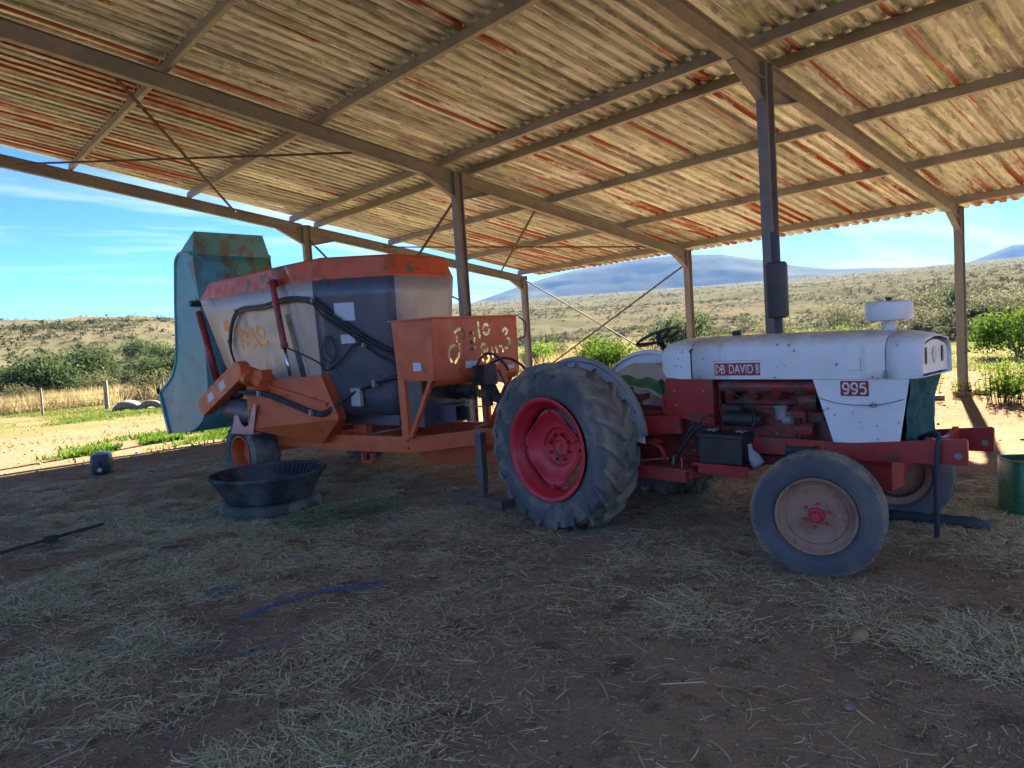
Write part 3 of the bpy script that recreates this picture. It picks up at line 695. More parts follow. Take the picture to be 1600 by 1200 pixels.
# battery on its tray
bt = T(); bt.box((.955, .30, .625), (1.345, .50, .835)); bt.box((.945, .29, .835), (1.355, .51, .865)); b_ = bt.build('battery', black, tx, bevel=.006)
tp = T()
for u in (1.02, 1.28): tp.tube([(u, .36, .86), (u, .36, .895)], .012, 10); tp.box((u-.03, .33, .878), (u+.03, .41, .892))
tp.build('battery_terminal', greysteel, b_)
tr = T(); tr.box((.90, .27, .60), (1.42, .525, .622)); tr.box((.93, .505, .535), (1.40, .52, .60)); tr.box((.93, .27, .53), (.95, .52, .60)); tr.build('battery_tray', red, tx, bevel=.003)
cb = T(); cb.tube(bez([(1.28, .37, .90), (1.33, .42, .905), (1.41, .43, .93), (1.42, .40, 1.00), (1.36, .33, 1.05), (1.30, .27, 1.04)]), .008, 8); cb.tube(bez([(1.02, .36, .90), (.94, .42, .92), (.82, .45, .80), (.72, .47, .66), (.66, .5, .56)]), .014, 8); cb.tube(bez([(1.02, .30, .98), (.96, .36, 1.0), (.90, .40, .93), (.82, .44, .86), (.70, .47, .6)]), .010, 8); cb.build('battery_cable', hose_m, tx, smooth=True)
stt = T(); stt.tube([(1.10, .29, .97), (1.36, .29, .97)], .062, 16); stt.tube([(1.12, .31, 1.055), (1.26, .31, 1.055)], .036, 14); stt.tube([(1.36, .29, .97), (1.42, .29, .97)], .045, 14); stt.build('starter_motor', black, tx, auto=40)
fl = T(); fl.tube([(1.57, .27, .98), (1.57, .27, 1.06)], .045, 14); fl.tube([(1.57, .27, 1.06), (1.57, .27, 1.09)], .052, 14); fl.tube([(1.60, .28, .97), (1.66, .28, .98)], .035, 12); fl.build('fuel_filter', greysteel, tx, auto=40)
ds = T(); ds.tube([(1.71, .26, .70), (1.71, .265, .99)], .018, 10); ds.tube(bez([(1.30, .25, 1.20), (1.5, .27, 1.17), (1.7, .27, 1.10), (1.78, .25, 1.05)]), .007, 6); ds.tube(bez([(1.05, .25, 1.27), (1.15, .28, 1.20), (1.35, .27, 1.05), (1.45, .26, 1.0)]), .007, 6); ds.tube(bez([(1.02, .26, 1.28), (1.04, .28, 1.18), (1.03, .27, 1.05)]), .007, 6); ds.tube([(1.02, .27, 1.20), (1.70, .27, 1.17)], .006, 6); ds.build('engine_pipe', hose_m, tx, smooth=True)
bo = T(); bo.tube([(1.395, .46, .80), (1.40, .46, .78), (1.405, .465, .75), (1.44, .475, .70), (1.475, .48, .645), (1.485, .48, .635)], [.016, .018, .02, .048, .05, .04], 14); bo.build('washer_bottle', Mat('clear_plastic', (.28, .29, .30), .25).m, tx, smooth=True)
fuse = T(); fuse.bar((.22, .40, .56), (.60, .44, .62), .02, .015); fuse.tube([(.70, .50, .58), (.70, .50, .66)], .006, 6); fuse.tube([(.78, .50, .56), (.78, .50, .65)], .006, 6); fuse.build('linkage_rod', greysteel, tx)
# bolt heads, brackets and grime-catching fittings
for s in (1, -1):
    for u, z in ((1.30, .80), (1.30, .73), (1.62, .80), (1.62, .73), (1.92, .78), (2.25, .80), (2.42, .79), (2.42, .74)):
        T().tube([(u, s*.312, z), (u, s*.322, z)], .011, 6).build('bolt_head', red, tx)
for u, z in ((1.02, 1.10), (1.02, .72), (.72, .92), (.72, .66), (.62, 1.07), (.90, 1.20), (.60, 1.20), (1.52, .86), (1.62, 1.02), (1.34, .84), (1.8, .72)):
    T().tube([(u, .235 if u > 1 else .292 if z > 1 else .20, z), (u, .25 if u > 1 else .302 if z > 1 else .215, z)], .012, 6).build('bolt_head', greysteel, tx)
br = T(); br.prism([(.50, 1.02), (.95, .98), (.98, 1.0), (.80, 1.06), (.52, 1.10)], .288, .30); br.build('throttle_bracket', red, tx)
wp = T(); wp.tube([(1.88, .16, 1.02), (1.98, .16, 1.02)], .07, 16); wp.tube(bez([(1.95, .12, 1.24), (2.08, .14, 1.26), (2.2, .1, 1.24), (2.32, .05, 1.24)]), .03, 10); wp.tube(bez([(1.95, .16, .96), (2.08, .2, .92), (2.2, .16, .90), (2.34, .1, .90)]), .028, 10); wp.build('coolant_hose', hose_m, tx, smooth=True)
dy = T(); dy.tube([(1.62, .28, .74), (1.84, .28, .74)], .055, 16); dy.tube([(1.84, .28, .74), (1.88, .28, .74)], .065, 16); dy.build('dynamo', black, tx, auto=40)
# fenders
for s in (1, -1):
    rows = []
    for i in range(29):
        a = R(5 + i*(157/28)); rr_ = .762 + .016*math.sin(a)
        y0, y1 = .52, .598
        rows.append([(RAX[0]+rr_*math.cos(a), s*y, RAX[1]+.035+(rr_-d)*math.sin(a)) for y, d in ((y0, .035), (y0+.01, .008), (y0+.02, 0), ((y0+y1)/2, -.004), (y1-.02, 0), (y1, .012), (y1+.004, .04))])
    fd = T(); fd.sheet(rows)
    o = fd.build('fender', white_hood if s < 0 else paint('fender_grey', (.25, .25, .25), .5, .6), tx, smooth=True, solid=.006)
    iw = T(); pts = [(RAX[0]+.755*math.cos(R(a)), RAX[1]+.035+.760*math.sin(R(a))) for a in range(0, 171, 10)]; iw.prism(pts+[(RAX[0]-.5, .80), (RAX[0]+.35, .80)], s*.556, s*.561); iw.build('fender_wall', white_hood, tx)
# seat, steering, levers
se = T(); se.loft([[(u, y*hw, z) for y, z in ((-1, zb), (-.6, zb-.02), (0, zb-.03), (.6, zb-.02), (1, zb), (1, zb+.05), (.6, zb+.035), (0, zb+.03), (-.6, zb+.035), (-1, zb+.05))] for u, hw, zb in ((-.50, .20, 1.12), (-.42, .24, 1.06), (-.25, .25, 1.05), (-.05, .22, 1.07))]); se.prism([(-.55, 1.10), (-.50, 1.10), (-.56, 1.36), (-.61, 1.35)], -.21, .21); se.box((-.36, -.08, .98), (-.2, .08, 1.06))
se.build('seat', red, tx, bevel=.012)
for q in ([(.40, .12, .98), (.38, .13, 1.10), (.36, .15, 1.25)], [(.52, .17, .98), (.50, .18, 1.10), (.47, .20, 1.24)], [(.1, .1, .98), (.08, .12, 1.1), (.0, .14, 1.18)]):
    lv = T(); lv.tube(bez(q, 6), .010, 8); lv.lathe([(0, .025), (.018, .02), (.024, 0), (.018, -.02), (0, -.025)], (q[2][0], q[2][1], q[2][2]+.015), 'z', 14); lv.build('gear_lever', black, tx, smooth=True)
sw = T(); N = Vector((-.36, 0, .93)).normalized(); A_ = Vector((.93, 0, .36)).normalized(); B_ = Vector((0, 1, 0)); Cc = Vector((.25, 0, 1.675))
sw.tube([Cc+(A_*math.cos(2*math.pi*k/40)+B_*math.sin(2*math.pi*k/40))*.215 for k in range(41)], .013, 10, cap=False)
for k in range(3):
    a = 2*math.pi*k/3+.35; sw.tube(bez([Cc-N*.05, Cc-N*.03+(A_*math.cos(a)+B_*math.sin(a))*.08, Cc+(A_*math.cos(a)+B_*math.sin(a))*.21], 5), .009, 8)
sw.tube([Cc-N*.07, Cc-N*.0], [.045, .028], 14); sw.tube([Cc-N*.07, Cc-N*.25+Vector((.05, 0, 0))], .028, 12); sw.tube([Cc, Cc+N*.03], .02, 12)
sw.build('steering_wheel', black, tx, smooth=True)
# exhaust and air pre-cleaner
ex = T(); ex.tube([(1.44, .0, 1.60), (1.44, .0, 1.78)], .033, 16); ex.lathe([(0, 2.228), (.070, 2.228), (.084, 2.215), (.086, 2.20), (.086, 1.80), (.084, 1.785), (.06, 1.772), (0, 1.772)], (1.44, 0, 0), 'z', 28); ex.tube([(1.44, 0, 2.22), (1.44, 0, 2.42), (1.435, 0, 2.47)], .037, 16); ex.box((1.39, -.1, 1.86), (1.41, -.086, 2.18))
mf = Mat('exhaust_sooty', (.055, .05, .05), .55, .2); mf.patch((.14, .07, .045), 5, .55, .72, .8, 6); mf.patch((.03, .03, .032), 3, .4, .7, .7); mf.bump(30, .2, .003)
ex.build('exhaust_stack', mf.m, tx, auto=40)
pc = T(); pc.tube([(2.29, 0, 1.60), (2.29, 0, 1.70)], .042, 20); pc.lathe([(.042, 1.655), (.055, 1.655), (.055, 1.672), (.042, 1.672)], (2.29, 0, 0), 'z', 20, closed=True); pc.lathe([(0, 1.700), (.135, 1.700), (.152, 1.706), (.156, 1.716), (.156, 1.818), (.150, 1.832), (.10, 1.842), (0, 1.846)], (2.29, 0, 0), 'z', 36); pco = pc.build('air_precleaner', white, tx, auto=35)
pn_ = T(); pn_.lathe([(0, 1.872), (.02, 1.87), (.022, 1.855), (.012, 1.845)], (2.29, 0, 0), 'z', 12); pn_.build('wing_nut', black, pco)
# water hose slung over the front plate
ho = T(); ho.tube(bez([(2.50, .10, .86), (2.58, .18, .90), (2.65, .25, .925), (2.69, .315, .90), (2.685, .34, .80), (2.675, .34, .55), (2.672, .335, .32), (2.665, .33, .23)]), .017, 10)
hb = Mat('hose_blue_black', (.02, .027, .045), .5).m
ho.build('drain_hose', hb, tx, smooth=True)
tw = T(); tw.bar((-1.15, -.1, .46), (-.50, 0, .50), .09, .05); tw.box((-1.2, -.05, .40), (-1.0, .08, .55)); tw.build('drawbar', red, tx, bevel=.005)
for s in (1, -1): 
    la = T(); la.bar((-.55, s*.22, .62), (-1.15, s*.36, .52), .03, .07); la.build('lift_arm', red, tx, bevel=.005)
# old feed sack thrown over the seat and far fender
sk = Mat('woven_sack', (.50, .45, .36), .8); 
ks = sk.nt.nodes.new('ShaderNodeSeparateXYZ'); sk.L.new(sk.src, ks.inputs[0])
sk.mix(sk.math('MULTIPLY', sk.ramp(ks.outputs[1], .07, .08), sk.math('SUBTRACT', 1.0, sk.ramp(ks.outputs[1], .17, .18))), (.03, .20, .05)); sk.patch((.32, .27, .20), 8, .5, .7, .6, 6); sk.bump(14, .5, .012)
sack = empty('feed_sack', (-11.57, -.45, 0), R(-90), 'crumpled cream feed sack with a green stripe draped over the tractor seat', 'sack')
gr_ = []
for i in range(22):
    row = []
    for j in range(22):
        a, b = i/21, j/21
        u = -.45+.85*a; v = -.05-.50*b
        z = 1.17 + .22*math.sin(min(1, b*1.25)*math.pi*.55) - .26*max(0, a-.5)**1.2*1.7 + .02*math.sin(9*a+4*b)*math.sin(7*b) + .012*math.sin(23*a)*math.sin(19*b)
        row.append((u, v, z))
    gr_.append(row)
s_ = T(); s_.sheet(gr_); so = s_.build('sack_cloth', sk.m, sack, smooth=True, solid=.006)
# ------------------------------------------------------------------ feed mixer wagon
mx = empty('feed_mixer_wagon', (-12.2, 5.2, 0), R(-90+7), 'orange and grey feed mixer wagon with teal raised tailgate hitched behind the tractor', 'feed mixer')
galv = Mat('mixer_sheet', (.42, .37, .31), .5, .4)
galv.patch((.38, .35, .31), 1.4, .4, .7, .8, 6); galv.patch((.48, .40, .31), 3.0, .48, .72, .6, 7, galv.scaled(1.2, 1.2, .25)); galv.patch((.13, .115, .10), 7, .58, .74, .45, 7, galv.scaled(1, 1, .3)); galv.roughvar(4, .38, .58); galv.bump(5, .10, .01)
galv = galv.m
dark_refl = Mat('mixer_dark_reflection', (.075, .085, .11), .45, .2); dark_refl.patch((.11, .12, .14), 1.2, .42, .7, .8, 6, dark_refl.scaled(1.5, 1.5, .3)); dark_refl.patch((.14, .13, .12), 3.5, .58, .76, .4, 7, dark_refl.scaled(1, 1, .25)); dark_refl.roughvar(4, .25, .45); dark_refl.bump(5, .08, .01); dark_refl = dark_refl.m  # same bare sheet, its dark bluish reflection put into the colour
orange = paint('mixer_orange', (.66, .105, .022), .42, .14, .08, .62, (.16, .09, .045))
orband = paint('mixer_orange_rim', (.66, .095, .025), .45, .2, .34, .6, (.15, .11, .05))
teal = Mat('tailgate_teal', (.05, .27, .28), .42); teal.patch((.07, .34, .35), 1.6, .45, .7, .7); teal.patch((.025, .14, .155), 3.5, .45, .7, .6)
tz = teal.nt.nodes.new('ShaderNodeSeparateXYZ'); teal.L.new(teal.src, tz.inputs[0])
teal.mix(teal.math('MULTIPLY', teal.ramp(tz.outputs[2], 2.55, 3.2), teal.ramp(teal.noise(3.2, 8, .65), .47, .60, 0, .85)), (.13, .075, .04)); teal.bump(20, .1, .004); teal = teal.m
ramred = paint('ram_red', (.32, .02, .02), .35, .2, .1); bluegrey = paint('mixer_blue_grey', (.075, .085, .105), .4, .2, .1)
chrome = Mat('ram_rod', (.6, .62, .65), .2, 1).m
decal_or = paint('decal_orange', (.90, .33, .07), .5, .18, 0, .85)
pale = paint('pale_sticker', (.55, .58, .62), .5, .1, 0, .85); pinkm = paint('pink_reflection', (.55, .27, .27), .45, .2, 0, .8)  # bearing plate: a pinkish reflection painted in as its colour
timber = Mat('weathered_timber', (.15, .095, .07), .85); timber.patch((.08, .055, .045), 4, .4, .7, .8, 6, timber.scaled(1, 8, 8)); timber.bump(6, .4, .01); timber = timber.m
M = lambda: MB(flip=True)
VC = .22
mir = lambda p: (p[0], 2*VC-p[1], p[2])
# hopper corners, near side from back to front: band lower edge, bottom, rim top
Bn = [(-1.49, .85, 2.64), (1.43, 1.10, 2.61), (1.86, 1.09, 2.60), (2.90, .70, 2.56)]
Dn = [(-.62, .77, .92), (1.50, .95, .93), (1.70, .93, .94), (2.76, .60, .95)]
An = [(-1.25, .80, 2.90), (1.12, 1.00, 2.87), (1.93, .99, 2.87), (2.80, .66, 2.82)]
def panel(name, quad, mat, th=.006):
    q = [Vector(p) for p in quad]
    if len(q) > 4: return M().plate(quad, th).build(name, mat, mx)
    return M().sheet([[q[0].lerp(q[1], i/8).lerp(q[3].lerp(q[2], i/8), j/8) for i in range(9)] for j in range(9)]).build(name, mat, mx, smooth=True, solid=th)
hop = []
for q in (lambda p: p, mir):
    for i in range(3):
        hop.append(panel('hopper_panel', [q(Dn[i]), q(Dn[i+1]), q(Bn[i+1]), q(Bn[i])], galv if i != 2 else dark_refl))
        panel('rim_band', [q(Bn[i]), q(Bn[i+1]), q(An[i+1]), q(An[i])], orband)
panel('hopper_panel', [Dn[3], mir(Dn[3]), mir(Bn[3]), Bn[3]], galv); panel('rim_band', [Bn[3], mir(Bn[3]), mir(An[3]), An[3]], orband)
panel('hopper_panel', [Dn[0], mir(Dn[0]), mir(Bn[0]), Bn[0]], galv); panel('rim_band', [Bn[0], mir(Bn[0]), mir(An[0]), An[0]], orband)
panel('hopper_floor', [*Dn, *[mir(p) for p in Dn[::-1]]], bluegrey)
# folded seams and the skirt below the hopper
for a, b in zip(Dn[2:], Bn[2:]): M().tube([a, b], .006, 6).build('panel_seam', bluegrey, mx)
sk_ = M(); sk_.box((-.2, .44-.62, .80), (2.72, .62, .935)); sk_.build('hopper_skirt', bluegrey, mx, bevel=.01)
M().bar((1.72, .915, 1.15), (2.77, .60, 1.16), .02, .05).build('stiffener', galv, mx)
# coordinates on the big side panel
def on_panel(s, t, d=0.):
    a = Vector(Dn[0]).lerp(Vector(Dn[1]), s); b = Vector(Bn[0]).lerp(Vector(Bn[1]), s); n = (Vector(Dn[1])-Vector(Dn[0])).cross(Vector(Bn[0])-Vector(Dn[0])).normalized()
    if n.y < 0: n = -n
    return a.lerp(b, t)+n*d
def on_side(s, t, d=0.):
    a = Vector(Dn[2]).lerp(Vector(Dn[3]), s); b = Vector(Bn[2]).lerp(Vector(Bn[3]), s); n = (Vector(Dn[3])-Vector(Dn[2])).cross(Vector(Bn[2])-Vector(Dn[2])).normalized()
    if n.y < 0: n = -n
    return a.lerp(b, t)+n*d
def ribbon(pts, w, closed=False):
    """outline of a thick 2-D stroke with round ends"""
    P = [Vector((p[0], p[1])) for p in pts]; L, Rr = [], []
    for i, p in enumerate(P):
        d = (P[min(i+1, len(P)-1)]-P[max(i-1, 0)]).normalized(); n = Vector((-d.y, d.x))*w/2
        L.append(p+n); Rr.append(p-n)
    def arc(c, a, b):
        v = a-c; ang = math.atan2(v.y, v.x); return [c+Vector((math.cos(ang-math.pi*k/6), math.sin(ang-math.pi*k/6)))*w/2 for k in range(1, 6)]
    return L + arc(P[-1], L[-1], Rr[-1]) + Rr[::-1] + arc(P[0], Rr[0], L[0])
def smooth2(pts, n=6): return [(p.x, p.y) for p in bez([(x, y, 0) for x, y in pts], n)]
def circ(cx, cy, rx, ry, a0, a1, n=12): return [(cx+rx*math.cos(R(a0+(a1-a0)*k/n)), cy+ry*math.sin(R(a0+(a1-a0)*k/n))) for k in range(n+1)]
# painted wordmark on the side panel (drawn in picture-like units, then laid on the sheet)
def logo_pt(x, y):      # x 0..1 across, y 0..1 up
    return on_panel(.175+.475*x+.02*(1-y), .52+.265*y, .006)
marks = [smooth2([(.0, .72), (.05, .95), (.13, 1.0), (.18, .98)]), smooth2([(.02, .70), (.09, .78), (.12, .62), (.10, .86)]),
         smooth2([(.25, .70), (.29, .40), (.30, .06)]), smooth2([(.20, .70), (.30, .76), (.40, .70), (.40, .56), (.31, .46)]), smooth2([(.32, .44), (.40, .28), (.48, .16), (.60, .14), (.66, .22)]),
         circ(.53, .54, .075, .17, 0, 360), smooth2([(.68, .78), (.685, .50), (.72, .26), (.82, .14), (.93, .18), (.97, .30)]), circ(.86, .54, .085, .17, 0, 360)]
for st_ in marks:
    m = M(); n = len(st_); dense = st_; rows = []
    L_, R_ = [], []
    for i in range(n):
        a, b = Vector(dense[max(i-1, 0)]), Vector(dense[min(i+1, n-1)]); d = b-a; d = Vector((d.x*2.4, d.y)); d = d.normalized() if d.length > 1e-6 else Vector((1, 0)); nn = Vector((-d.y/2.4, d.x))
        wv = .060*(.75+.25*math.sin(math.pi*i/(n-1)))
        rows.append([logo_pt(*(Vector(dense[i])-nn*wv)), logo_pt(*(Vector(dense[i])+nn*wv))])
    m.sheet(rows); m.build('wordmark_stroke', decal_or, hop[0])
# dark door slot beside the ram
M().plate([on_panel(.885, .78, .005), on_panel(.93, .785, .005), on_panel(.985, .30, .005), on_panel(.92, .30, .005)], .006).build('door_slot', black, mx)
# stickers
for (s0, s1, t0, t1) in ((.25, .50, .70, .83), (.30, .48, .535, .60)):
    M().plate([on_side(s0, t0, .006), on_side(s1, t0, .006), on_side(s1, t1, .006), on_side(s0, t1, .006)], .003).build('notice_plate', pale, hop[2])
m = M(); c = on_side(.46, .13, .03); m.box((c.x-.10, c.y-.03, c.z-.10), (c.x+.08, c.y+.03, c.z+.12)); jb = m.build('junction_box', paint('box_grey', (.40, .43, .42), .5, .3), mx, bevel=.01)
# lifting ram
rm = M(); p0 = Vector(Bn[1])+Vector((-.28, .10, .03)); p1 = Vector((1.02+.40, 1.22, 1.47)); dv = (p1-p0)
rm.tube([p0, p0+dv*.68], .042, 16); rm.tube([p0+dv*.655, p0+dv*.70], .05, 16); rm.tube([p0-dv*.03, p0+dv*.03], .05, 16); ram = rm.build('hydraulic_ram', ramred, mx, auto=40)
M().tube([p0+dv*.70, p1], .021, 14).build('ram_rod', chrome, ram, smooth=True)
pb = M(); pb.prism([(p0.x-.06, p0.z-.07), (p0.x+.10, p0.z-.03), (p0.x+.14, p0.z+.05), (p0.x, p0.z+.10), (p0.x-.09, p0.z+.04)], p0.y-.065, p0.y-.05); pb.prism([(p0.x-.05, p0.z-.05), (p0.x+.05, p0.z-.05), (p0.x+.05, p0.z+.07), (p0.x-.05, p0.z+.07)], p0.y+.045, p0.y+.06); pb.tube([(p0.x, p0.y-.07, p0.z), (p0.x, p0.y+.07, p0.z)], .022, 12); pb.build('ram_bracket', ramred, ram, bevel=.004)
# hoses along the side
def hose(pts, r=.018, name='hydraulic_hose', mat=None, parent=None): return M().tube(bez(pts, 8), r, 8).build(name, mat or hose_m, parent or mx, smooth=True)
def clip(p, sz=.035): return M().box((p[0]-sz*.5, p[1]-sz*.6, p[2]-sz*.8), (p[0]+sz*.5, p[1]+sz*.9, p[2]+sz*.8)).build('hose_clip', greysteel, mx, bevel=.005)
for k, dz in enumerate((0, -.045)):
    hose([on_panel(.20, .20, .08), on_panel(.21, .42, .07), on_panel(.225+.01*k, .62, .05)+Vector((0, 0, dz)), on_panel(.43, .86, .05)+Vector((0, 0, dz)), on_panel(.72, .875, .05)+Vector((0, 0, dz)), on_panel(.99, .90, .06)+Vector((0, 0, dz)), on_side(.02, .86, .05)+Vector((0, 0, dz)), on_side(.30, .73, .05)+Vector((0, 0, dz)), on_side(.70, .55, .05)+Vector((0, 0, dz)), on_side(1.0, .46, .06)+Vector((0, 0, dz))], .017)
clip(on_panel(.43, .86, .05)); clip(on_panel(.225, .62, .05)); clip(on_side(.02, .86, .05)); clip(on_side(.62, .52, .05))
hose([on_side(.0, .84, .04), on_side(.16, .72, .04), on_side(.45, .60, .04), on_side(.62, .51, .04), on_side(.80, .43, .05), on_side(1.0, .37, .06)], .014)
hose([p0+dv*.68+Vector((.05, .05, 0)), on_side(.0, .42, .08), on_side(.10, .35, .05), on_side(.30, .42, .05), on_side(.50, .53, .05), on_side(.62, .51, .05)], .011)
hose([on_side(.12, .60, .03), on_side(.04, .48, .03), on_side(.14, .40, .03), on_side(.24, .48, .03), on_side(.16, .60, .03), on_side(.10, .50, .04), on_side(.2, .42, .04)], .007)
# discharge chute on the side
ch = M(); F5 = [(.60, 1.36, 1.40), (1.84, 1.06, 1.455), (2.08, 1.02, .92), (1.66, 1.0, .60), (.56, 1.36, .795)]; B5 = [(.60, .92, 1.40), (1.84, .90, 1.455), (2.0, .86, .92), (1.62, .72, .62), (.56, .72, .80)]
ch.add(F5+B5, [(0, 1, 2, 3, 4)]+[(i, (i+1) % 5, 5+(i+1) % 5, 5+i) for i in range(4)])
cho = ch.build('discharge_chute', orange, mx, solid=.012, bevel=.004)
M().bar((.80, 1.335, 1.40), (1.92, 1.07, 1.10), .02, .045).build('chute_rib', orange, cho)
for k in (0, 1): hose([(.55, 1.44, 1.29), (.75, 1.40, 1.29-.03*k), (.95, 1.33, 1.27-.03*k), (1.35, 1.23, 1.14-.03*k), (1.72, 1.14, 1.02-.03*k), (1.92, 1.09, 1.02-.03*k), on_side(.35, .15, .05), on_side(.72, .24, .05), on_side(1.0, .28, .06)], .020)
clip((.90, 1.345, 1.26), .05); clip((1.72, 1.14, 1.005), .05); clip(on_side(.72, .235, .05), .05)
dm = M(); dm.tube([(-.15, 1.22, 1.06), (.62, 1.22, .98)], .15, 24); dm.tube([(-.22, 1.22, 1.07), (-.15, 1.22, 1.06)], .10, 20); dm.build('discharge_roller', bluegrey, mx, auto=40)
pk = M(); arcp = [(.47+.155*math.cos(R(a)), 1.00+.18*math.sin(R(a))) for a in range(180, 361, 15)]
pk.prism([(.10, .735), (.66, .745), (.80, 1.12), (.74, 1.12), (.64, 1.0)] + arcp[::-1] + [(.31, 1.02), (.24, 1.02)], 1.352, 1.362); pk.prism([(.08, .72), (.68, .73), (.68, .742), (.08, .732)], 1.25, 1.372); pk.build('bearing_plate', pinkm, mx)
# chain guard: long capsule-ended box
gd = M(); a0, a1 = Vector((-.43, 1.08)), Vector((.62, 1.56)); dd = (a1-a0).normalized(); nn = Vector((-dd.y, dd.x)); wv = .13; pts = []
pts += [a0-nn*wv, a0-dd*.03-nn*wv*.6, a0-dd*.05, a0-dd*.03+nn*wv*.6, a0+nn*wv]
pts += [a1+nn*wv*math.cos(t)+dd*wv*math.sin(t) for t in [k*math.pi/8 for k in range(9)]]
gd.prism([(p.x, p.y) for p in pts], 1.36, 1.50); gdo = gd.build('chain_guard', orange, mx, bevel=.01)
for f0 in (.30, .62):
    c = a0.lerp(a1, f0); q = [c-dd*.08-nn*.05, c+dd*.08-nn*.05, c+dd*.08+nn*.06, c-dd*.08+nn*.06]; M().prism([(p.x, p.y) for p in q], 1.501, 1.503).build('warning_sticker', pale, gdo)
bc = M(); bc.tube([(.55, 1.30, 1.50), (1.02, 1.30, 1.40)], .12, 20); bc.box((.86, 1.25, 1.42), (1.06, 1.40, 1.56)); bc.tube([(.62, 1.40, 1.49), (.80, 1.40, 1.46)], .10, 18); bc.build('drive_bearing', orange, mx, bevel=.006)
bk = M(); bk.prism([(-.30, 1.18), (.30, 1.30), (.34, 1.44), (-.25, 1.45)], 1.02, 1.30); bk.build('guard_bracket', orange, mx, bevel=.01)
# loose couplings dangling at the back corner
for k in range(6):
    a = on_panel(.06+.02*k, .34, .10); hose([on_panel(.19+.01*k, .24, .09), on_panel(.10+.025*k, .42-.02*k, .14), a+Vector((-.03*k, .03, -.1)), a+Vector((.05-.05*k, .05, -.30)), a+Vector((.14-.05*k, .03, -.42))], .012)
vb = M(); c = on_panel(.10, .22, .1); vb.box((c.x-.12, c.y-.06, c.z-.14), (c.x+.14, c.y+.06, c.z+.10)); vb.build('valve_block', black, mx, bevel=.01)
# raised tailgate: curved scoop with side plates
prof_f = [(-1.77, 3.75), (-1.86, 3.40), (-1.78, 2.7), (-1.74, 2.1), (-1.74, 1.53), (-1.80, 1.09), (-1.97, .82), (-2.25, .64), (-2.53, .55)]
pf = [(p.x, p.y) for p in bez([(u, z, 0) for u, z in prof_f[1:]], 5)]
V0, V1 = -.62, .72
ts = M(); ts.sheet([[(u, v, z) for v in (V0, V1)] for u, z in pf]); tg = ts.build('tailgate', teal, mx, smooth=True, solid=.012)
tt = M(); tt.plate([(-1.86, V0, 3.40), (-1.86, V1, 3.40), (-1.77, V1, 3.75), (-1.77, V0+.16, 3.76)], .012); tt.plate([(-1.86, V1, 3.40), (-2.25, V1+.04, 3.46), (-1.77, V1, 3.75)], .01); tt.build('tailgate_extension', teal, tg)
back = [(-2.53, .55), (-3.27, .50), (-3.52, 1.20), (-3.25, 1.34), (-3.02, 1.46), (-2.84, 1.65), (-2.75, 1.85), (-2.68, 2.2), (-2.62, 2.63), (-2.50, 3.22), (-2.46, 3.36), (-2.36, 3.44), (-2.24, 3.465), (-1.88, 3.42)]
for v in (V1, V0):
    sp_ = M(); pl = pf[::-1] + [p for p in back[::-1]]
    sp_.prism(pf + back[1:], v, v+.01 if v > 0 else v-.01); s1_ = sp_.build('tailgate_side', teal, mx)
    rl = M(); rl.tube([(u, v+.0, z) for u, z in [(p.x, p.y) for p in bez([(a, b, 0) for a, b in back[2:]], 4)]], .035, 8); rl.build('rolled_edge', teal, s1_, smooth=True)
M().bar((-3.52, V1+.02, 1.22), (-3.27, V1+.02, .50), .04, .07).build('tailgate_lip', teal, tg)
M().tube([(-3.52, V1+.04, 1.20), (-3.50, V1+.05, 1.30)], .03, 10).build('latch_pin', black, tg)
hg = M(); hg.box((-2.55, V1+.011, 2.56), (-1.85, V1+.022, 2.72)); hg.box((-2.28, V1+.022, 2.60), (-2.08, V1+.028, 2.66)); hg.build('hinge_plate', teal, tg); M().tube([(-1.78, V1-.05, 2.62), (-1.78, V1+.16, 2.62)], .05, 14).build('hinge_pin', black, tg, auto=40)
r2 = M(); r2.tube([(-1.68, .80, 2.48), (-1.22, .84, 1.42)], .055, 14); r2.build('tailgate_ram', ramred, mx, smooth=True); M().prism([(-1.72, 2.5), (-1.45, 2.5), (-.95, 1.45), (-1.25, 1.42)], .60, .62).build('back_post', ramred, mx)
# running gear
tyw = rubber('wagon_tyre')
def wagon_tyre():
    m = M(); m.lathe(rounded_tyre(.425, .40, .225), (0, 0, 0), 'y', 56)
    for k in range(22):
        for sgn in (-1, 1):
            rows = []; a0 = 2*math.pi*(k+(.5 if sgn > 0 else 0))/22
            for j in range(4):
                t = j/3; a = a0+.17*t; Rb = .418-.02*max(0, t-.5); Rt = .437-.03*max(0, t-.5); wd = .05; y = sgn*(.01+.18*t)
                rows.append([(math.cos(a-wd)*Rb, y, math.sin(a-wd)*Rb), (math.cos(a-wd*.6)*Rt, y, math.sin(a-wd*.6)*Rt), (math.cos(a+wd*.6)*Rt, y, math.sin(a+wd*.6)*Rt), (math.cos(a+wd)*Rb, y, math.sin(a+wd)*Rb)])
            m.loft(rows)
    return m
wt = wagon_tyre()
for s, v in ((1, 1.06), (-1, -.88)):
    w = empty('wheel'); w.parent = mx; w.location = (.06, -v, .418)
    wt.build('tyre', tyw, w, auto=35); rb_ = M(); rb_.lathe([(.24, s*.17), (.248, s*.185), (.235, s*.188), (.222, s*.165), (.205, s*.10), (.20, s*.02), (.17, s*.0), (.10, s*.01), (.08, s*.05), (.0, s*.055)], (0, 0, 0), 'y', 40); rb_.build('rim', orange, w, auto=40)
al = M(); al.bar((.06, -.75, .42), (.06, .90, .42), .10, .10); al.build('axle', orange, mx, bevel=.006)
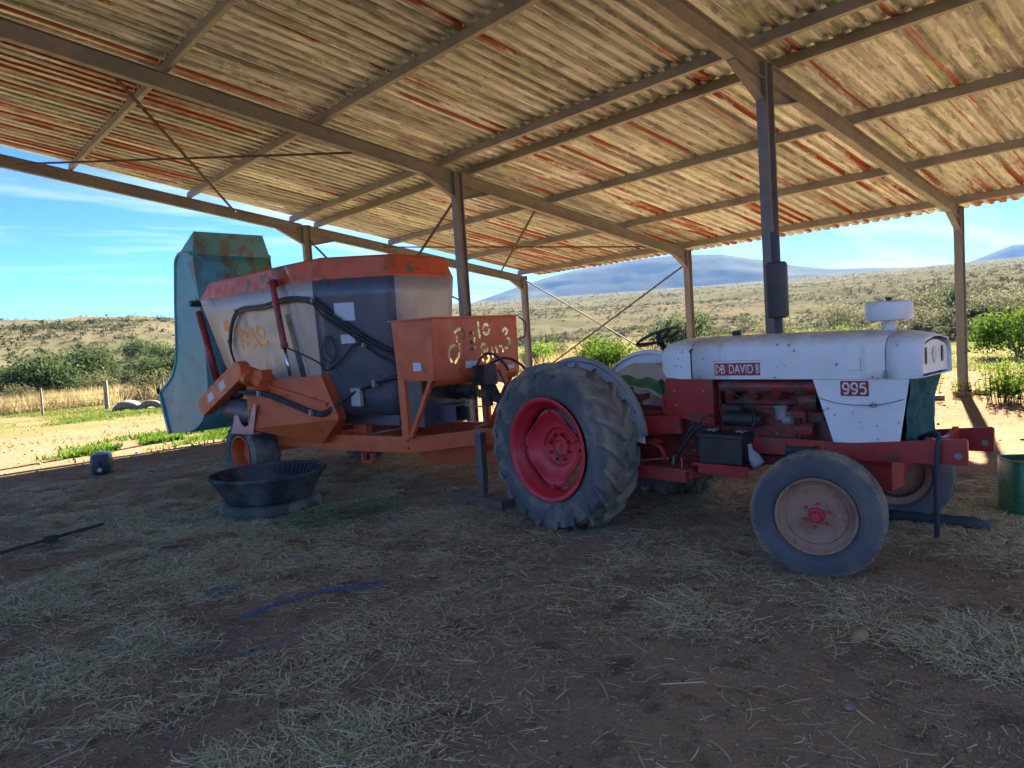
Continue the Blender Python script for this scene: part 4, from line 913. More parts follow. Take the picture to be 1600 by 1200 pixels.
# chassis
for v in (.85, -.41):
    cf = M(); cf.prism([(-.6, .50), (-.6, .66), (1.4, .70), (3.22, .725), (3.24, .70), (3.24, .545), (1.7, .50)], v-.045, v+.045); cfo = cf.build('chassis_rail', orange, mx, bevel=.006)
    if v > 0:
        for z in (.60, .69): M().tube([(3.17, v+.04, z), (3.17, v+.055, z)], .014, 8).build('bolt', black, cfo)
for u in (.4, 1.9, 3.15):
    cm = M(); cm.bar((u, -.365, .60), (u, .805, .60), .08, .10); cm.build('cross_member', orange, mx, bevel=.005)
for u in (.6, 2.0): 
    for v in (.62, -.2): M().box((u-.12, v-.05, .64), (u+.12, v+.05, .81)).build('weigh_cell_mount', orange, mx, bevel=.006)
hr = M(); hr.prism([(2.28, .38), (2.48, .38), (2.48, .40), (2.30, .40)], .83, .89); hr.prism([(2.28, .38), (2.30, .38), (2.30, .50), (2.28, .50)], .83, .89); hr.prism([(2.46, .38), (2.48, .38), (2.48, .50), (2.46, .50)], .83, .89); hr.build('step_bracket', orange, mx)
# drawbar
db = M(); db.prism([(2.55, .52), (3.20, .52), (3.55, .56), (4.85, .55), (4.85, .42), (3.55, .36), (3.02, .30), (2.80, .27)], .14, .30); db.build('drawbar_beam', orange, mx, bevel=.008)
for s, v0_ in ((1, .85), (-1, -.41)):
    arm = M(); e = .22+s*.12; arm.add([(3.24, v0_+s*.045, .55), (3.24, v0_+s*.045, .725), (3.24, v0_-s*.045, .725), (3.24, v0_-s*.045, .55), (4.30, e+s*.04, .66), (4.30, e+s*.04, .82), (4.30, e-s*.04, .82), (4.30, e-s*.04, .66)], [(0,1,2,3),(7,6,5,4),(0,4,5,1),(1,5,6,2),(2,6,7,3),(3,7,4,0)])
    arm.add([(4.30, e+s*.04, .60), (4.30, e+s*.04, .88), (4.30, e-s*.04, .88), (4.30, e-s*.04, .60), (4.62, .22+s*.05, .60), (4.62, .22+s*.05, 1.0), (4.62, .22-s*.02, 1.0), (4.62, .22-s*.02, .60)], [(0,1,2,3),(7,6,5,4),(0,4,5,1),(1,5,6,2),(2,6,7,3),(3,7,4,0)])
    arm.build('drawbar_arm', orange, mx, bevel=.005)
hx = M(); hx.box((4.55, .10, .50), (4.72, .34, .98)); hx.tube([(4.72, .20, .50), (4.92, .08, .50)], .05, 12); hx.build('hitch_head', orange, mx, bevel=.01)
# parking jack
jk = M(); ju, jv = 4.06, .66
jk.bar((ju, jv, .22), (ju+.0, jv, .78), .085, .085, (1, 0, 0)); jo = jk.build('parking_jack', bluegrey, mx, bevel=.006)
M().bar((ju, jv, .115), (ju, jv, .24), .06, .06, (1, 0, 0)).build('jack_foot', timber, jo); M().box((ju-.07, jv-.06, .105), (ju+.07, jv+.06, .118)).build('jack_pad', bluegrey, jo)
M().tube([(ju, jv, .77), (ju, jv, .82), (ju-.04, jv+.02, .835), (ju+.13, jv+.04, .88), (ju+.14, jv+.04, 1.06), (ju-.16, jv+.03, 1.07)], .010, 8).build('jack_crank', greysteel, jo); M().bar((ju-.02, .40, .60), (ju, jv-.04, .60), .06, .08).build('jack_bracket', orange, jo)
# front box with cut-out wordmark
U0 = 3.80; W_ = 1.36; ZB, ZTP = 1.365, 2.015
def zoomxy(x, y):
    s = (x-262)/465; top = 137-32*s; bot = 472-60*s; return (W_*s, .65*(bot-y)/(bot-top))
strokes = [[(376, 208), (400, 190), (420, 204), (424, 228), (416, 244)], [(384, 232), (384, 256)], [(396, 276), (394, 310), (384, 345), (368, 372)], [(374, 280), (350, 290), (338, 320), (340, 352), (350, 368)], [(418, 274), (430, 288), (446, 300), (478, 288)],
           [(449, 228), (452, 214), (462, 208), (472, 212)], [(479, 240), (476, 254), (466, 266), (453, 256)], [(503, 152), (504, 190), (508, 232)], [(530, 182), (536, 166), (546, 160), (556, 164)], [(563, 190), (556, 206), (542, 214), (531, 206)],
           [(511, 288), (516, 274), (526, 269), (536, 272)], [(547, 294), (541, 304), (524, 308)], [(512, 332), (512, 346), (519, 362)], [(535, 368), (548, 356), (551, 342), (545, 328)],
           [(572, 288), (574, 312), (574, 338)], [(589, 286), (600, 286), (602, 308)], [(620, 276), (628, 276), (634, 290), (636, 306)], [(642, 192), (654, 180), (668, 186), (666, 202), (657, 212)], [(669, 232), (681, 242), (680, 262), (664, 282), (644, 284)]]
cu = bpy.data.curves.new('cut', 'CURVE'); cu.dimensions = '2D'; cu.fill_mode = 'BOTH'; cu.extrude = .003
def spl(pts):
    sp = cu.splines.new('POLY'); sp.points.add(len(pts)-1); sp.use_cyclic_u = True
    for p, q in zip(sp.points, pts): p.co = (q[0], q[1], 0, 1)
spl([(0, 0), (W_, 0), (W_, .65), (0, .65)])
for st_ in strokes: spl([(p.x, p.y) for p in ribbon(smooth2([zoomxy(*q) for q in st_], 4), .036)])
o_ = bpy.data.objects.new('cut', cu); COL.objects.link(o_); dg = bpy.context.evaluated_depsgraph_get(); dg.update(); me = bpy.data.meshes.new_from_object(o_.evaluated_get(dg)); bpy.data.objects.remove(o_)
me.name = 'front_panel'; me.materials.clear(); me.materials.append(orange)
# panel local x runs from near side to far side: v = 1.0 - x
for v_ in me.vertices: v_.co = Vector((U0+v_.co.z, -(1.0-v_.co.x), ZB+v_.co.y))
fpn = bpy.data.objects.new('front_panel', me); COL.objects.link(fpn); fpn.parent = mx
sd = M(); sd.plate([(3.24, 1.03, ZB+.03), (U0-.004, 1.0, ZB), (U0-.004, 1.0, ZTP), (3.22, 1.05, ZTP)], .006); sd.build('box_side', orange, mx); 
rimb = M(); rimb.bar((U0+.012, 1.03, ZTP+.004), (U0+.012, -.38, ZTP+.004), .045, .018); rimb.bar((3.19, 1.06, ZTP+.003), (U0, 1.01, ZTP+.003), .045, .018); rimb.build('box_rim', orange, mx, bevel=.003)
tro = M(); tro.sheet([[(U0-.10+.095*math.cos(R(a)), v, ZB+.02+.095*math.sin(R(a))) for v in (-.355, .99)] for a in range(-140, 5, 12)]); tro.build('box_trough', orange, mx, smooth=True)
M().tube(bez([(U0+.03, -.39, 2.0), (U0+.05, -.47, 1.92), (U0+.04, -.46, 1.78), (U0+.02, -.38, 1.74)]), .011, 8).build('grab_hoop', ramred, mx, smooth=True); M().tube(bez([(2.7, -.40, 2.35), (2.9, -.46, 2.22), (2.9, -.46, 2.1), (2.7, -.40, 2.0)]), .011, 8).build('grab_hoop', greysteel, mx, smooth=True)
for (a, b, c, d) in ((.46, .66, .05, .17), (.93, .99, .06, .15), (1.16, 1.27, .04, .085)): M().box((U0+.004, 1.0-b, ZB+c), (U0+.006, 1.0-a, ZB+d)).build('sticker', pale, fpn)
M().box((3.50, 1.020, 1.47), (3.62, 1.032, 1.56)).build('sticker', pale, fpn)
for v in (.98, -.33):
    lg = M(); lg.bar((3.26, v, .72), (3.25, v, 1.42), .05, .11, (1, 0, 0)); lg.bar((3.33, v, .74), (3.74, v, 1.40), .045, .05, (1, 0, 0)); lg.box((3.24, v-.02, 1.36), (3.78, v+.02, 1.40)); lg.build('box_leg', orange, mx, bevel=.004)
# gearbox cabinet, hydraulics, drive shaft
gx = M(); gx.box((2.80, -.05, .80), (3.20, .66, 1.36)); gx.build('gear_case', bluegrey, mx, bevel=.01)
gb2 = M(); gb2.box((3.20, .20, .84), (3.48, .22, 1.04)); gb2.box((3.20, .42, .84), (3.48, .44, 1.04)); gb2.box((3.20, .22, 1.02), (3.48, .42, 1.04)); gb2.box((3.20, .22, .84), (3.48, .42, .86)); gb2.build('tool_box', bluegrey, mx)
pt = M(); pt.tube([(3.20, .22, 1.20), (3.34, .20, 1.19), (3.36, .20, 1.185), (3.55, .18, 1.17)], [.10, .12, .08, .10], 16); pt.build('shaft_guard', black, mx, auto=40)
M().tube([(3.55, .18, 1.17), (4.95, .0, .78)], .045, 14).build('drive_shaft', paint('olive_guard', (.16, .145, .06), .5, .3), mx, smooth=True)
hv = M(); hv.box((U0+.02, .25, 1.26), (U0+.20, .46, 1.48)); hv.tube([(U0+.1, .3, 1.02), (U0+.1, .3, 1.26)], .04, 12); hv.build('control_valve', black, mx, bevel=.008)
vp = M(); vp.prism([(.62, 1.40), (.20, 1.30), (-.08, 1.24), (-.12, 1.26), (-.12, 1.46), (.62, 1.46)], U0+.008, U0+.022, 'x'); vp.build('valve_plate', orange, mx)
for k in range(7):
    v = .44-.03*k; hose([(U0+.12, v, 1.30), (U0+.30, v+.10-.02*k, 1.20-.02*k), (U0+.55, v-.05*k+.05, 1.10+.02*k), (U0+.80, .10-.02*k, 1.02+.03*k), (U0+1.0, .05-.02*k, .95)], .013)
hose([(U0+.10, .52, 1.12), (U0+.12, .56, 1.35), (U0+.2, .50, 1.56), (U0+.25, .38, 1.60), (U0+.3, .26, 1.50), (U0+.34, .22, 1.40)], .014); hose([(U0+.10, .26, 1.48), (U0+.22, .14, 1.54), (U0+.34, .02, 1.46), (U0+.5, -.1, 1.24), (U0+.62, -.14, 1.12)], .014); hose([(U0+.26, .30, 1.42), (U0+.36, .28, 1.2), (U0+.44, .28, .95), (U0+.46, .27, .9)], .012)
# ------------------------------------------------------------------ loose things on the floor
def gz_(x, y): return float(terrain(x, y))
# cattle-feed tub: cut tyre carcass on an old tyre
tubm = rubber('tub_rubber', (.03, .032, .038), .15)
tb = empty('feed_tub', (-13.87, 3.05, gz_(-13.87, 3.05)+.0), 0, 'black rubber feed tub standing on an old tyre among the hay', 'feed tub')
t = MB(); t.lathe([(0, .165), (.40, .165), (.44, .17), (.50, .30), (.575, .405), (.60, .44), (.60, .455), (.625, .46), (.635, .445), (.63, .425), (.605, .405), (.53, .28), (.475, .17), (.46, .15), (0, .15)], (0, 0, 0), 'z', 72); t.build('tub_wall', tubm, tb, smooth=True)
ri = MB()
for k in range(60):
    a = 2*math.pi*k/60; ri.bar((math.cos(a)*.515, math.sin(a)*.515, .335), (math.cos(a)*.585, math.sin(a)*.585, .435), .020, .012, (0, 0, 1))
tag(ri.build('inner_rib', tubm, tb), kind='stuff')
old = rubber('old_tyre_dusty', (.07, .07, .07), .8)
ot = tag(MB().lathe([(.33, .02), (.36, .0), (.50, -.01), (.545, .03), (.552, .075), (.54, .12), (.50, .148), (.36, .145), (.33, .13)], (0, 0, 0), 'z', 64, closed=True).build('old_tyre', old, smooth=True), 'dusty worn tyre lying flat under the black feed tub', 'tyre')
ot.location = (-13.87, 3.03, gz_(-13.87, 3.05)+.0)
# jerrycans
def jerrycan(name, mat, capm, label, loc, rz, lying):
    e = empty(name, loc, rz, label, 'jerrycan')
    b = MB(); sec = []
    L, Wd, Hh = .23, .19, .50
    for z, k in ((0, .90), (.02, .98), (.05, 1), (.36, 1), (.42, .96), (.47, .80), (.50, .62)):
        ring = []
        for a in range(0, 360, 15):
            c, s_ = math.cos(R(a)), math.sin(R(a)); p = 5; r = (abs(c)**p+abs(s_)**p)**(-1/p); ring.append((c*r*L*.72*k, s_*r*Wd*.78*k, z))
        sec.append(ring)
    b.loft(sec); h = MB(); h.tube(bez([(-.11, 0, .46), (-.10, 0, .535), (-.02, 0, .545), (.04, 0, .50)], 6), .018, 10)
    c = MB(); c.lathe([(0, .565), (.03, .565), (.034, .56), (.034, .505), (.028, .49)], (.075, 0, 0), 'z', 20)
    parts = [b.build('can_body', mat, e, auto=50, bevel=.006), h.build('can_handle', mat, e, smooth=True), c.build('cap', capm, e, auto=40)]
    if lying:
        for o in parts: o.rotation_euler = (0, R(90), 0); o.location = (0, 0, .165)
    return e
canblue = paint('can_dark_blue', (.028, .038, .06), .4, .25); canwhite = paint('cap_white', (.5, .5, .48), .5, .1)
jc = jerrycan('jerrycan', canblue, canwhite, 'dark blue plastic jerrycan lying on its side at the shadow edge', (-14.35, 8.55, gz_(-14.35, 8.6)), R(-108), True)
cangreen = paint('can_green', (.02, .17, .075), .32, .15)
gcn = empty('jerrycan', (-9.92, -3.20, gz_(-9.92, -3.2)), R(35), 'large green plastic jerrycan standing at the right edge on the dirt', 'jerrycan')
g_ = MB(); sec = []
for z, k in ((0, .93), (.015, .99), (.03, 1), (.44, 1), (.455, .97)):
    ring = []
    for a in range(0, 360, 12):
        c, s_ = math.cos(R(a)), math.sin(R(a)); p = 6; r = (abs(c)**p+abs(s_)**p)**(-1/p); ring.append((c*r*.20*k, s_*r*.16*k, z))
    sec.append(ring)
g_.loft(sec, cap=False); g_.add(sec[0], [tuple(range(len(sec[0])))]); g_.build('can_body', cangreen, gcn, auto=50, solid=.006)
rm_ = MB(); rm_.tube([Vector(p)+Vector((0, 0, 0)) for p in sec[-1]]+[sec[-1][0]], .009, 8); rm_.build('rolled_rim', cangreen, gcn, smooth=True)
gl = MB(); gl.loft([[(x*.93, y*.93, .405) for x, y, z in sec[2]], [(x*.93, y*.93, .42) for x, y, z in sec[2]]]); gl.build('sunken_lid', cangreen, gcn)
rb2 = MB(); rb2.bar((-.165, -.164, .10), (-.165, -.164, .38), .012, .02, (1, 0, 0)); rb2.bar((.165, -.164, .10), (.165, -.164, .38), .012, .02, (1, 0, 0)); rb2.bar((-.165, -.164, .38), (.165, -.164, .38), .012, .02); rb2.bar((-.165, -.164, .10), (.165, -.164, .10), .012, .02); rb2.build('panel_rib', cangreen, gcn)
# timber block under the jack
jl = mx.matrix_world if False else None
jw = Vector((-12.2, 5.2, 0)) + Vector((math.sin(R(7)), -math.cos(R(7)), 0))*4.06 + Vector((-math.cos(R(7)), -math.sin(R(7)), 0))*.66
tbk = tag(MB().box((-.09, -.42, -.02), (.09, .50, .104)).build('timber_block', timber, bevel=.008), 'rough brown timber block under the parking jack of the wagon', 'timber')
tbk.location = (jw.x, jw.y, 0); tbk.rotation_euler = (0, 0, R(-4))
# black rubber log by the front wheel
lgm = MB(); prs = []
for k in range(13):
    t_ = k/12; prs.append(((-.36+.72*t_), .02*math.sin(5*t_), .055+.008*math.sin(11*t_)))
lgm.tube(prs, [.045+.008*math.sin(k*2.1) for k in range(13)], 12); lgo = tag(lgm.build('rubber_roll', rubber('roll_rubber', (.025, .03, .042), .1), smooth=True), 'short black rolled rubber strip lying by the front wheel', 'rubber roll')
lgo.location = (-10.78, -2.78, gz_(-10.8, -2.8)); lgo.rotation_euler = (0, 0, R(-78))
# iron bars in the hay
iron = paint('rusty_dark_iron', (.035, .03, .03), .7, .25, .3)
def bar_thing(name, pts, w, label, cat='bar'):
    c = Vector(pts[0]); m = MB()
    for a, b in zip(pts, pts[1:]): m.bar(Vector(a)-c, Vector(b)-c, w, w*.8)
    o = tag(m.build(name, iron, bevel=.004), label, cat); o.location = c; return o
b1 = bar_thing('iron_bar', [(-16.75, 3.30, .05), (-15.92, 3.60, .065), (-15.38, 3.90, .05)], .035, 'long dark iron bar lying in the hay at the left edge'); 
kn_ = MB(); kn_.box((.78, .26, -.02), (.90, .34, .05)); kn_.build('clamp', iron, b1, bevel=.006)
bar_thing('iron_bar', [(-15.34, 2.36, .035), (-15.06, 2.20, .035)], .02, 'short thin dark iron rod lying in the hay below the tub')
# blue baling twine
twine = Mat('blue_twine', (.05, .095, .21), .7); twine.patch((.10, .16, .30), 30, .45, .6, .8); twine = twine.m
def twine_thing(lines, label):
    c = Vector((lines[0][0][0], lines[0][0][1], 0)); m = MB()
    for L_ in lines:
        P = bez([(x, y, gz_(x, y)+.016+.012*random.random()) for x, y in L_], 8); P = [p+Vector((random.uniform(-.006, .006), random.uniform(-.006, .006), random.uniform(-.003, .006))) for p in P]
        m.tube([p-c for p in P], .0028, 5)
    o = tag(m.build('baling_twine', twine, smooth=True), label, 'twine'); o.location = c; return o
rs = random.Random(5)
def jit(L_, a): a = a*1.7; return [(x+rs.uniform(-a, a), y+rs.uniform(-a, a)) for x, y in L_]
base = [(-15.45, -.06), (-15.15, -.05), (-14.95, .0), (-14.75, -.08), (-14.55, -.14), (-14.42, -.19)]
twine_thing([base] + [jit(base, .025) for _ in range(4)] + [[(-14.75, -.08), (-14.68, -.22), (-14.80, -.34)], [(-14.75, -.08), (-14.60, -.25), (-14.50, -.30)], [(-15.30, -.06), (-15.36, -.25), (-15.55, -.33), (-15.60, -.28)], [(-15.2, -.05), (-15.1, .10), (-14.98, .12)]], 'tangle of bright blue baling twine lying on the bare soil')
twine_thing([[(-15.90, .12), (-15.85, -.15), (-15.72, -.42), (-15.62, -.62), (-15.45, -.68), (-15.32, -.62)]], 'single curved strand of blue twine in the hay at lower left')
twine_thing([jit([(-15.38, .62), (-15.30, .58), (-15.22, .56)], .04) for _ in range(7)] + [[(-15.42, .5), (-15.2, .58)]], 'small fuzzy clump of blue twine in the hay left of the tangle')
twine_thing([jit([(-14.13, 2.45), (-14.20, 2.30), (-14.16, 2.10), (-14.10, 2.02)], .02) for _ in range(4)] + [jit([(-14.13, 2.45), (-13.8, 2.52), (-13.5, 2.50)], .03) for _ in range(4)] + [jit([(-13.5, 2.45), (-13.2, 2.25)], .04)], 'frayed blue twine around the green hay beside the tub')
twine_thing([[(-13.35, 1.6), (-13.2, 1.50), (-13.02, 1.44)]], 'short straight piece of blue twine near the timber block')
twine_thing([jit([(-14.6, .9), (-14.5, .75), (-14.3, .7)], .05) for _ in range(2)], 'loose blue twine strands in the hay above the tangle')
# small bits on the soil
stone = Mat('pale_stone', (.27, .21, .17), .8); stone.patch((.16, .125, .10), 20, .4, .6, .8); stone.bump(20, .4, .01); stone = stone.m
def lump(seed, s, mat, name):
    r = random.Random(seed); bm = bmesh.new(); bmesh.ops.create_icosphere(bm, subdivisions=2, radius=1)
    for v in bm.verts: v.co = v.co*(1+r.uniform(-.18, .18)); v.co = Vector((v.co.x*s[0], v.co.y*s[1], max(v.co.z*s[2], -s[2]*.4)))
    me = bpy.data.meshes.new(name); bm.to_mesh(me); bm.free(); me.materials.append(mat); me.polygons.foreach_set('use_smooth', [True]*len(me.polygons)); o = bpy.data.objects.new(name, me); COL.objects.link(o); return o
o = tag(lump(1, (.07, .045, .02), Mat('orange_fibre', (.42, .26, .12), .9).m, 'corn_husk'), 'small orange dry husk on the soil in front of the front wheel', 'husk'); o.location = (-13.22, -3.13, gz_(-13.22, -3.13)+.01)
for (x, y, s, lab) in ((-14.01, -3.40, .035, 'flat grey stone on the soil at lower right'), (-13.95, -1.98, .03, 'grey pebble on the bare soil below the rear wheel'), (-13.72, -2.22, .035, 'flat pale stone near the straw patch below the tractor'), (-13.12, -2.05, .04, 'rounded dark stone beside the front wheel')):
    o = tag(lump(int(-x*100), (s, s*.8, s*.4), stone, 'stone'), lab, 'stone', 'stones on the floor'); o.location = (x, y, gz_(x, y)+.008)
o = tag(MB().plate([(-.10, -.05, .03), (.08, -.07, .02), (.12, .05, .05), (-.06, .06, .02)], .004).build('plastic_scrap', paint('plastic_white', (.5, .52, .55), .4, .2)), 'white plastic scrap on the ground behind the jerrycan', 'scrap'); o.location = (-13.55, 9.75, .01)
# brick rubble at the foot of the eave post
brick = paint('old_brick', (.34, .16, .10), .9, .4); 
for k, (x, y, rz, lab) in enumerate(((-1.55, .0, 20, 'red brick lying left of the shed post foot'), (-.9, -.25, -30, 'broken brick lying in front of the shed post foot'), (-.55, -.45, 70, 'pale brick lying right of the shed post foot'))):
    o = tag(MB().box((-.17, -.10, 0), (.17, .10, .09)).build('brick_block', brick, bevel=.012), lab, 'brick', 'bricks at the post foot'); o.location = (x, y, gz_(x, y)-.005); o.rotation_euler = (R(4*k), R(3), R(rz))

# ------------------------------------------------------------------ hay and straw on the floor (uncountable)
BL = [(-14.8, 3.0, 2.8, 1.5), (-13.6, 1.5, 1.3, .9), (-15.9, 1.6, 1.8, 1.4), (-14.7, 4.8, 2.6, 1.4), (-16.9, 3.6, 2.6, 1.4), (-13.0, 3.2, 1.6, .9), (-15.9, -.7, .8, .9), (-15.85, -1.75, .45, 1.3), (-13.25, -3.75, .55, 1.3), (-10.5, -3.2, 1.2, .9), (-11.2, -1.3, 1.3, .5), (-13.5, -2.2, .5, .5), (-12.9, -1.6, .8, .35), (-13.0, -2.95, .6, .35), (-16.8, -.5, .8, .8), (-12.6, 6.2, 2.5, .5), (-13.9, -3.9, .4, .6), (-14.5, -2.6, .35, .35), (-9.0, -3.5, 1.6, .8), (-11.5, 2.5, 1.6, .7)]
def hay_density(x, y):
    d = np.full_like(x, .05)
    for bx, by, r, a in BL: d = np.maximum(d, a*np.exp(-((x-bx)**2+(y-by)**2)/(r*r)))
    n = fbm(x*1.1+4, y*1.1, 4); n2 = fbm(x*3.7, y*3.7+8, 3)
    return d*sstep(.30, .60, n)*1.6*sstep(.20, .62, n2) + .018
def strands(name, n, xr, yr, lmin, lmax, w, dens_fn, stops, kind_label, lift=.03, seed=1, flow=0.0):
    g = np.random.default_rng(seed)
    x = g.uniform(*xr, n*6); y = g.uniform(*yr, n*6); dcam = np.hypot(x+17.1, y+4.7)
    dd = dens_fn(x, y); keep = (g.random(n*6) < np.clip(dd*np.clip(9/(dcam+1.5)**1.1, .25, 1.3), 0, 1)) & (dcam > 1.2)
    x, y, dd = x[keep][:n], y[keep][:n], dd[keep][:n]; n = len(x)
    base_a = fbm(x*.7, y*.7, 2)*9*flow; a = base_a + g.normal(0, 1.2, n) if flow else g.uniform(0, 2*np.pi, n)
    L = lmin+(lmax-lmin)*g.random(n)**2.6; cv = g.normal(0, .32, n)*(1+1.5*(g.random(n) > .9)); tilt = g.normal(0, .06, n)*(1+dd)
    wd = w*g.uniform(.6, 1.3, n); z0 = terrain(x, y)+.004+lift*g.random(n)*np.clip(dd, .1, 1.4)
    S = 4; V = np.zeros((n, S, 2, 3)); px, py, pz = x.copy(), y.copy(), z0.copy()
    for i in range(S):
        ai = a+cv*(i/(S-1)-.5)*1.6; nx, ny = -np.sin(ai), np.cos(ai); roll = g.uniform(-.5, .5, n) if i == 0 else roll
        for k, sg in ((0, -1), (1, 1)):
            V[:, i, k, 0] = px+sg*nx*wd/2; V[:, i, k, 1] = py+sg*ny*wd/2; V[:, i, k, 2] = np.maximum(pz+sg*roll*wd*.5, terrain(px, py)+.003)
        px = px+np.cos(ai)*L/(S-1); py = py+np.sin(ai)*L/(S-1); pz = pz+np.sin(tilt)*L/(S-1)+.004*(1.5-i)*np.abs(g.normal(0, 1, n))*np.clip(dd, .05, 1)
    idx = np.arange(n)[:, None]*(S*2)+np.arange(S-1)[None, :]*2
    F = np.stack([idx, idx+1, idx+3, idx+2], -1).reshape(-1, 4)
    tint = np.repeat(g.random(n), S-1)
    m = Mat(name, (.4, .33, .2), .75, 0, .2); m.vramp(m.attr('tint'), stops); m.patch((.14, .125, .08), 1.2, .52, .75, .3, 4)
    return tag(raw_obj(name, V.reshape(-1, 3), F, m.trans(.15).m, tint), kind_label, None, None, 'stuff')
strands('hay', 240000, (-19, -8.5), (-5.2, 9.0), .02, .16, .0036, hay_density, [(0, (.26, .235, .12)), (.35, (.50, .44, .25)), (.7, (.66, .58, .36)), (.93, (.78, .70, .48)), (1, (.84, .79, .65))], 'loose trampled hay and straw scattered over the shed floor', .022, 1, .35)
strands('straw', 5500, (-18, -8.5), (-5.2, 4), .06, .30, .0050, lambda x, y: .35*hay_density(x, y)+.03, [(0, (.38, .29, .15)), (.6, (.58, .47, .26)), (1, (.74, .66, .48))], 'long pale straw stalks lying on the soil', .02, 2)
strands('green_hay', 9000, (-14.4, -12.6), (1.5, 3.1), .04, .16, .006, lambda x, y: 1.6*np.exp(-((x+13.62)**2/.36+(y-2.15)**2/.10)), [(0, (.15, .20, .10)), (.6, (.30, .36, .19)), (1, (.50, .52, .34))], 'green hay heap spilled beside the tub', .07, 3)
strands('chaff', 70000, (-18.5, -8.5), (-5.2, 6), .008, .035, .0035, lambda x, y: .10+.35*sstep(.38, .62, fbm(x*1.9+2, y*1.9, 4)), [(0, (.12, .09, .05)), (.5, (.32, .25, .14)), (1, (.58, .48, .31))], 'fine chaff trodden into the soil', .004, 6)
# grit
g2 = np.random.default_rng(4); n = 9000
x = g2.uniform(-17.5, -9, n*2); y = g2.uniform(-5, 5, n*2); dc = np.hypot(x+17.1, y+4.7); k = (g2.random(n*2) < np.clip(4/(dc+.5), 0, 1)) & (dc > 1.5); x, y = x[k][:n], y[k][:n]; n = len(x)
s = .0035+.011*g2.random(n)**3.5; oc = np.array([(1, 0, 0), (-1, 0, 0), (0, 1, 0), (0, -1, 0), (0, 0, .7), (0, 0, -.5)]); of = np.array([(0, 2, 4), (2, 1, 4), (1, 3, 4), (3, 0, 4), (2, 0, 5), (1, 2, 5), (3, 1, 5), (0, 3, 5)])
V = np.stack([x, y, terrain(x, y)+s*.3], -1)[:, None, :] + oc[None]*s[:, None, None]*g2.uniform(.6, 1.4, (n, 6, 3))
gm = Mat('grit', (.2, .16, .12), .9); gm.vramp(gm.attr('tint'), [(0, (.08, .06, .05)), (.6, (.20, .155, .12)), (1, (.40, .35, .30))])
tag(raw_obj('gravel', V.reshape(-1, 3), (of[None]+6*np.arange(n)[:, None, None]).reshape(-1, 3), gm.m, np.repeat(g2.random(n), 8)), 'small stones and grit strewn over the soil', None, None, 'stuff')

# dried clods of soil and dung on the floor
g6 = np.random.default_rng(26); n = 1500; x = g6.uniform(-17.5, -9.5, n); y = g6.uniform(-5, 8, n); kk = (np.hypot(x+17.1, y+4.7) > 2) & (fbm(x*.9+7, y*.9, 3) > .45); x, y = x[kk], y[kk]; n = len(x); s = .010+.026*g6.random(n)**3
V = np.stack([x, y, terrain(x, y)+s*.15], -1)[:, None, :] + oc[None]*s[:, None, None]*g6.uniform(.6, 1.5, (n, 6, 3))*np.array([1, 1, .7])
gm3 = Mat('clod', (.2, .14, .1), .95, 0, 0); gm3.vramp(gm3.attr('tint'), [(0, (.10, .07, .05)), (.6, (.24, .16, .105)), (1, (.36, .25, .17))]); gm3.bump(60, .5, .004)
tag(raw_obj('soil_clod', V.reshape(-1, 3), (of[None]+6*np.arange(n)[:, None, None]).reshape(-1, 3), gm3.m, np.repeat(g6.random(n), 8), smooth=True), 'dried soil and dung clods on the shed floor', None, None, 'stuff')
# stones on the open sand
g5 = np.random.default_rng(15); n = 2600
x = np.concatenate([g5.uniform(-19, 2, n), g5.uniform(-8, 12, n)]); y = np.concatenate([g5.uniform(9, 24, n), g5.uniform(-5, 12, n)]); n = len(x); s = .008+.04*g5.random(n)**5
V = np.stack([x, y, terrain(x, y)+s*.2], -1)[:, None, :] + oc[None]*s[:, None, None]*g5.uniform(.6, 1.4, (n, 6, 3))
gm2 = Mat('yard_stone', (.2, .16, .12), .9); gm2.vramp(gm2.attr('tint'), [(0, (.10, .07, .05)), (.6, (.24, .17, .11)), (1, (.36, .29, .22))])
tag(raw_obj('gravel', V.reshape(-1, 3), (of[None]+6*np.arange(n)[:, None, None]).reshape(-1, 3), gm2.m, np.repeat(g5.random(n), 8)), 'small stones scattered on the open sandy yard', None, None, 'stuff')
# ------------------------------------------------------------------ vegetation
def leaf_cloud(g, n, rx, ry, rz, z0, size, lobes=9, flat=1.0):
    """many small two-triangle leaves clumped around lobes inside a crown"""
    lc = g.normal(0, 1, (lobes, 3)); lc /= np.linalg.norm(lc, axis=1)[:, None]; lc *= g.uniform(.35, .95, (lobes, 1))
    w = g.integers(0, lobes, n); p = lc[w]+g.normal(0, .27, (n, 3)); p[:, 2] = np.maximum(p[:, 2], -1.0)
    P = p*np.array([rx, ry, rz])+np.array([0, 0, z0+rz])
    d1 = g.normal(0, 1, (n, 3)); d1 /= np.linalg.norm(d1, axis=1)[:, None]; d2 = np.cross(d1, g.normal(0, 1, (n, 3))); d2 /= np.linalg.norm(d2, axis=1)[:, None]+1e-9
    s = size*g.uniform(.6, 1.4, (n, 1)); V = np.stack([P-d1*s, P+d2*s*.45, P+d1*s, P-d2*s*.45], 1)
    F = np.arange(n*4).reshape(n, 4); return V.reshape(-1, 3), F, np.clip(.5+.35*lc[w][:, 2]+g.normal(0, .2, n), 0, 1)
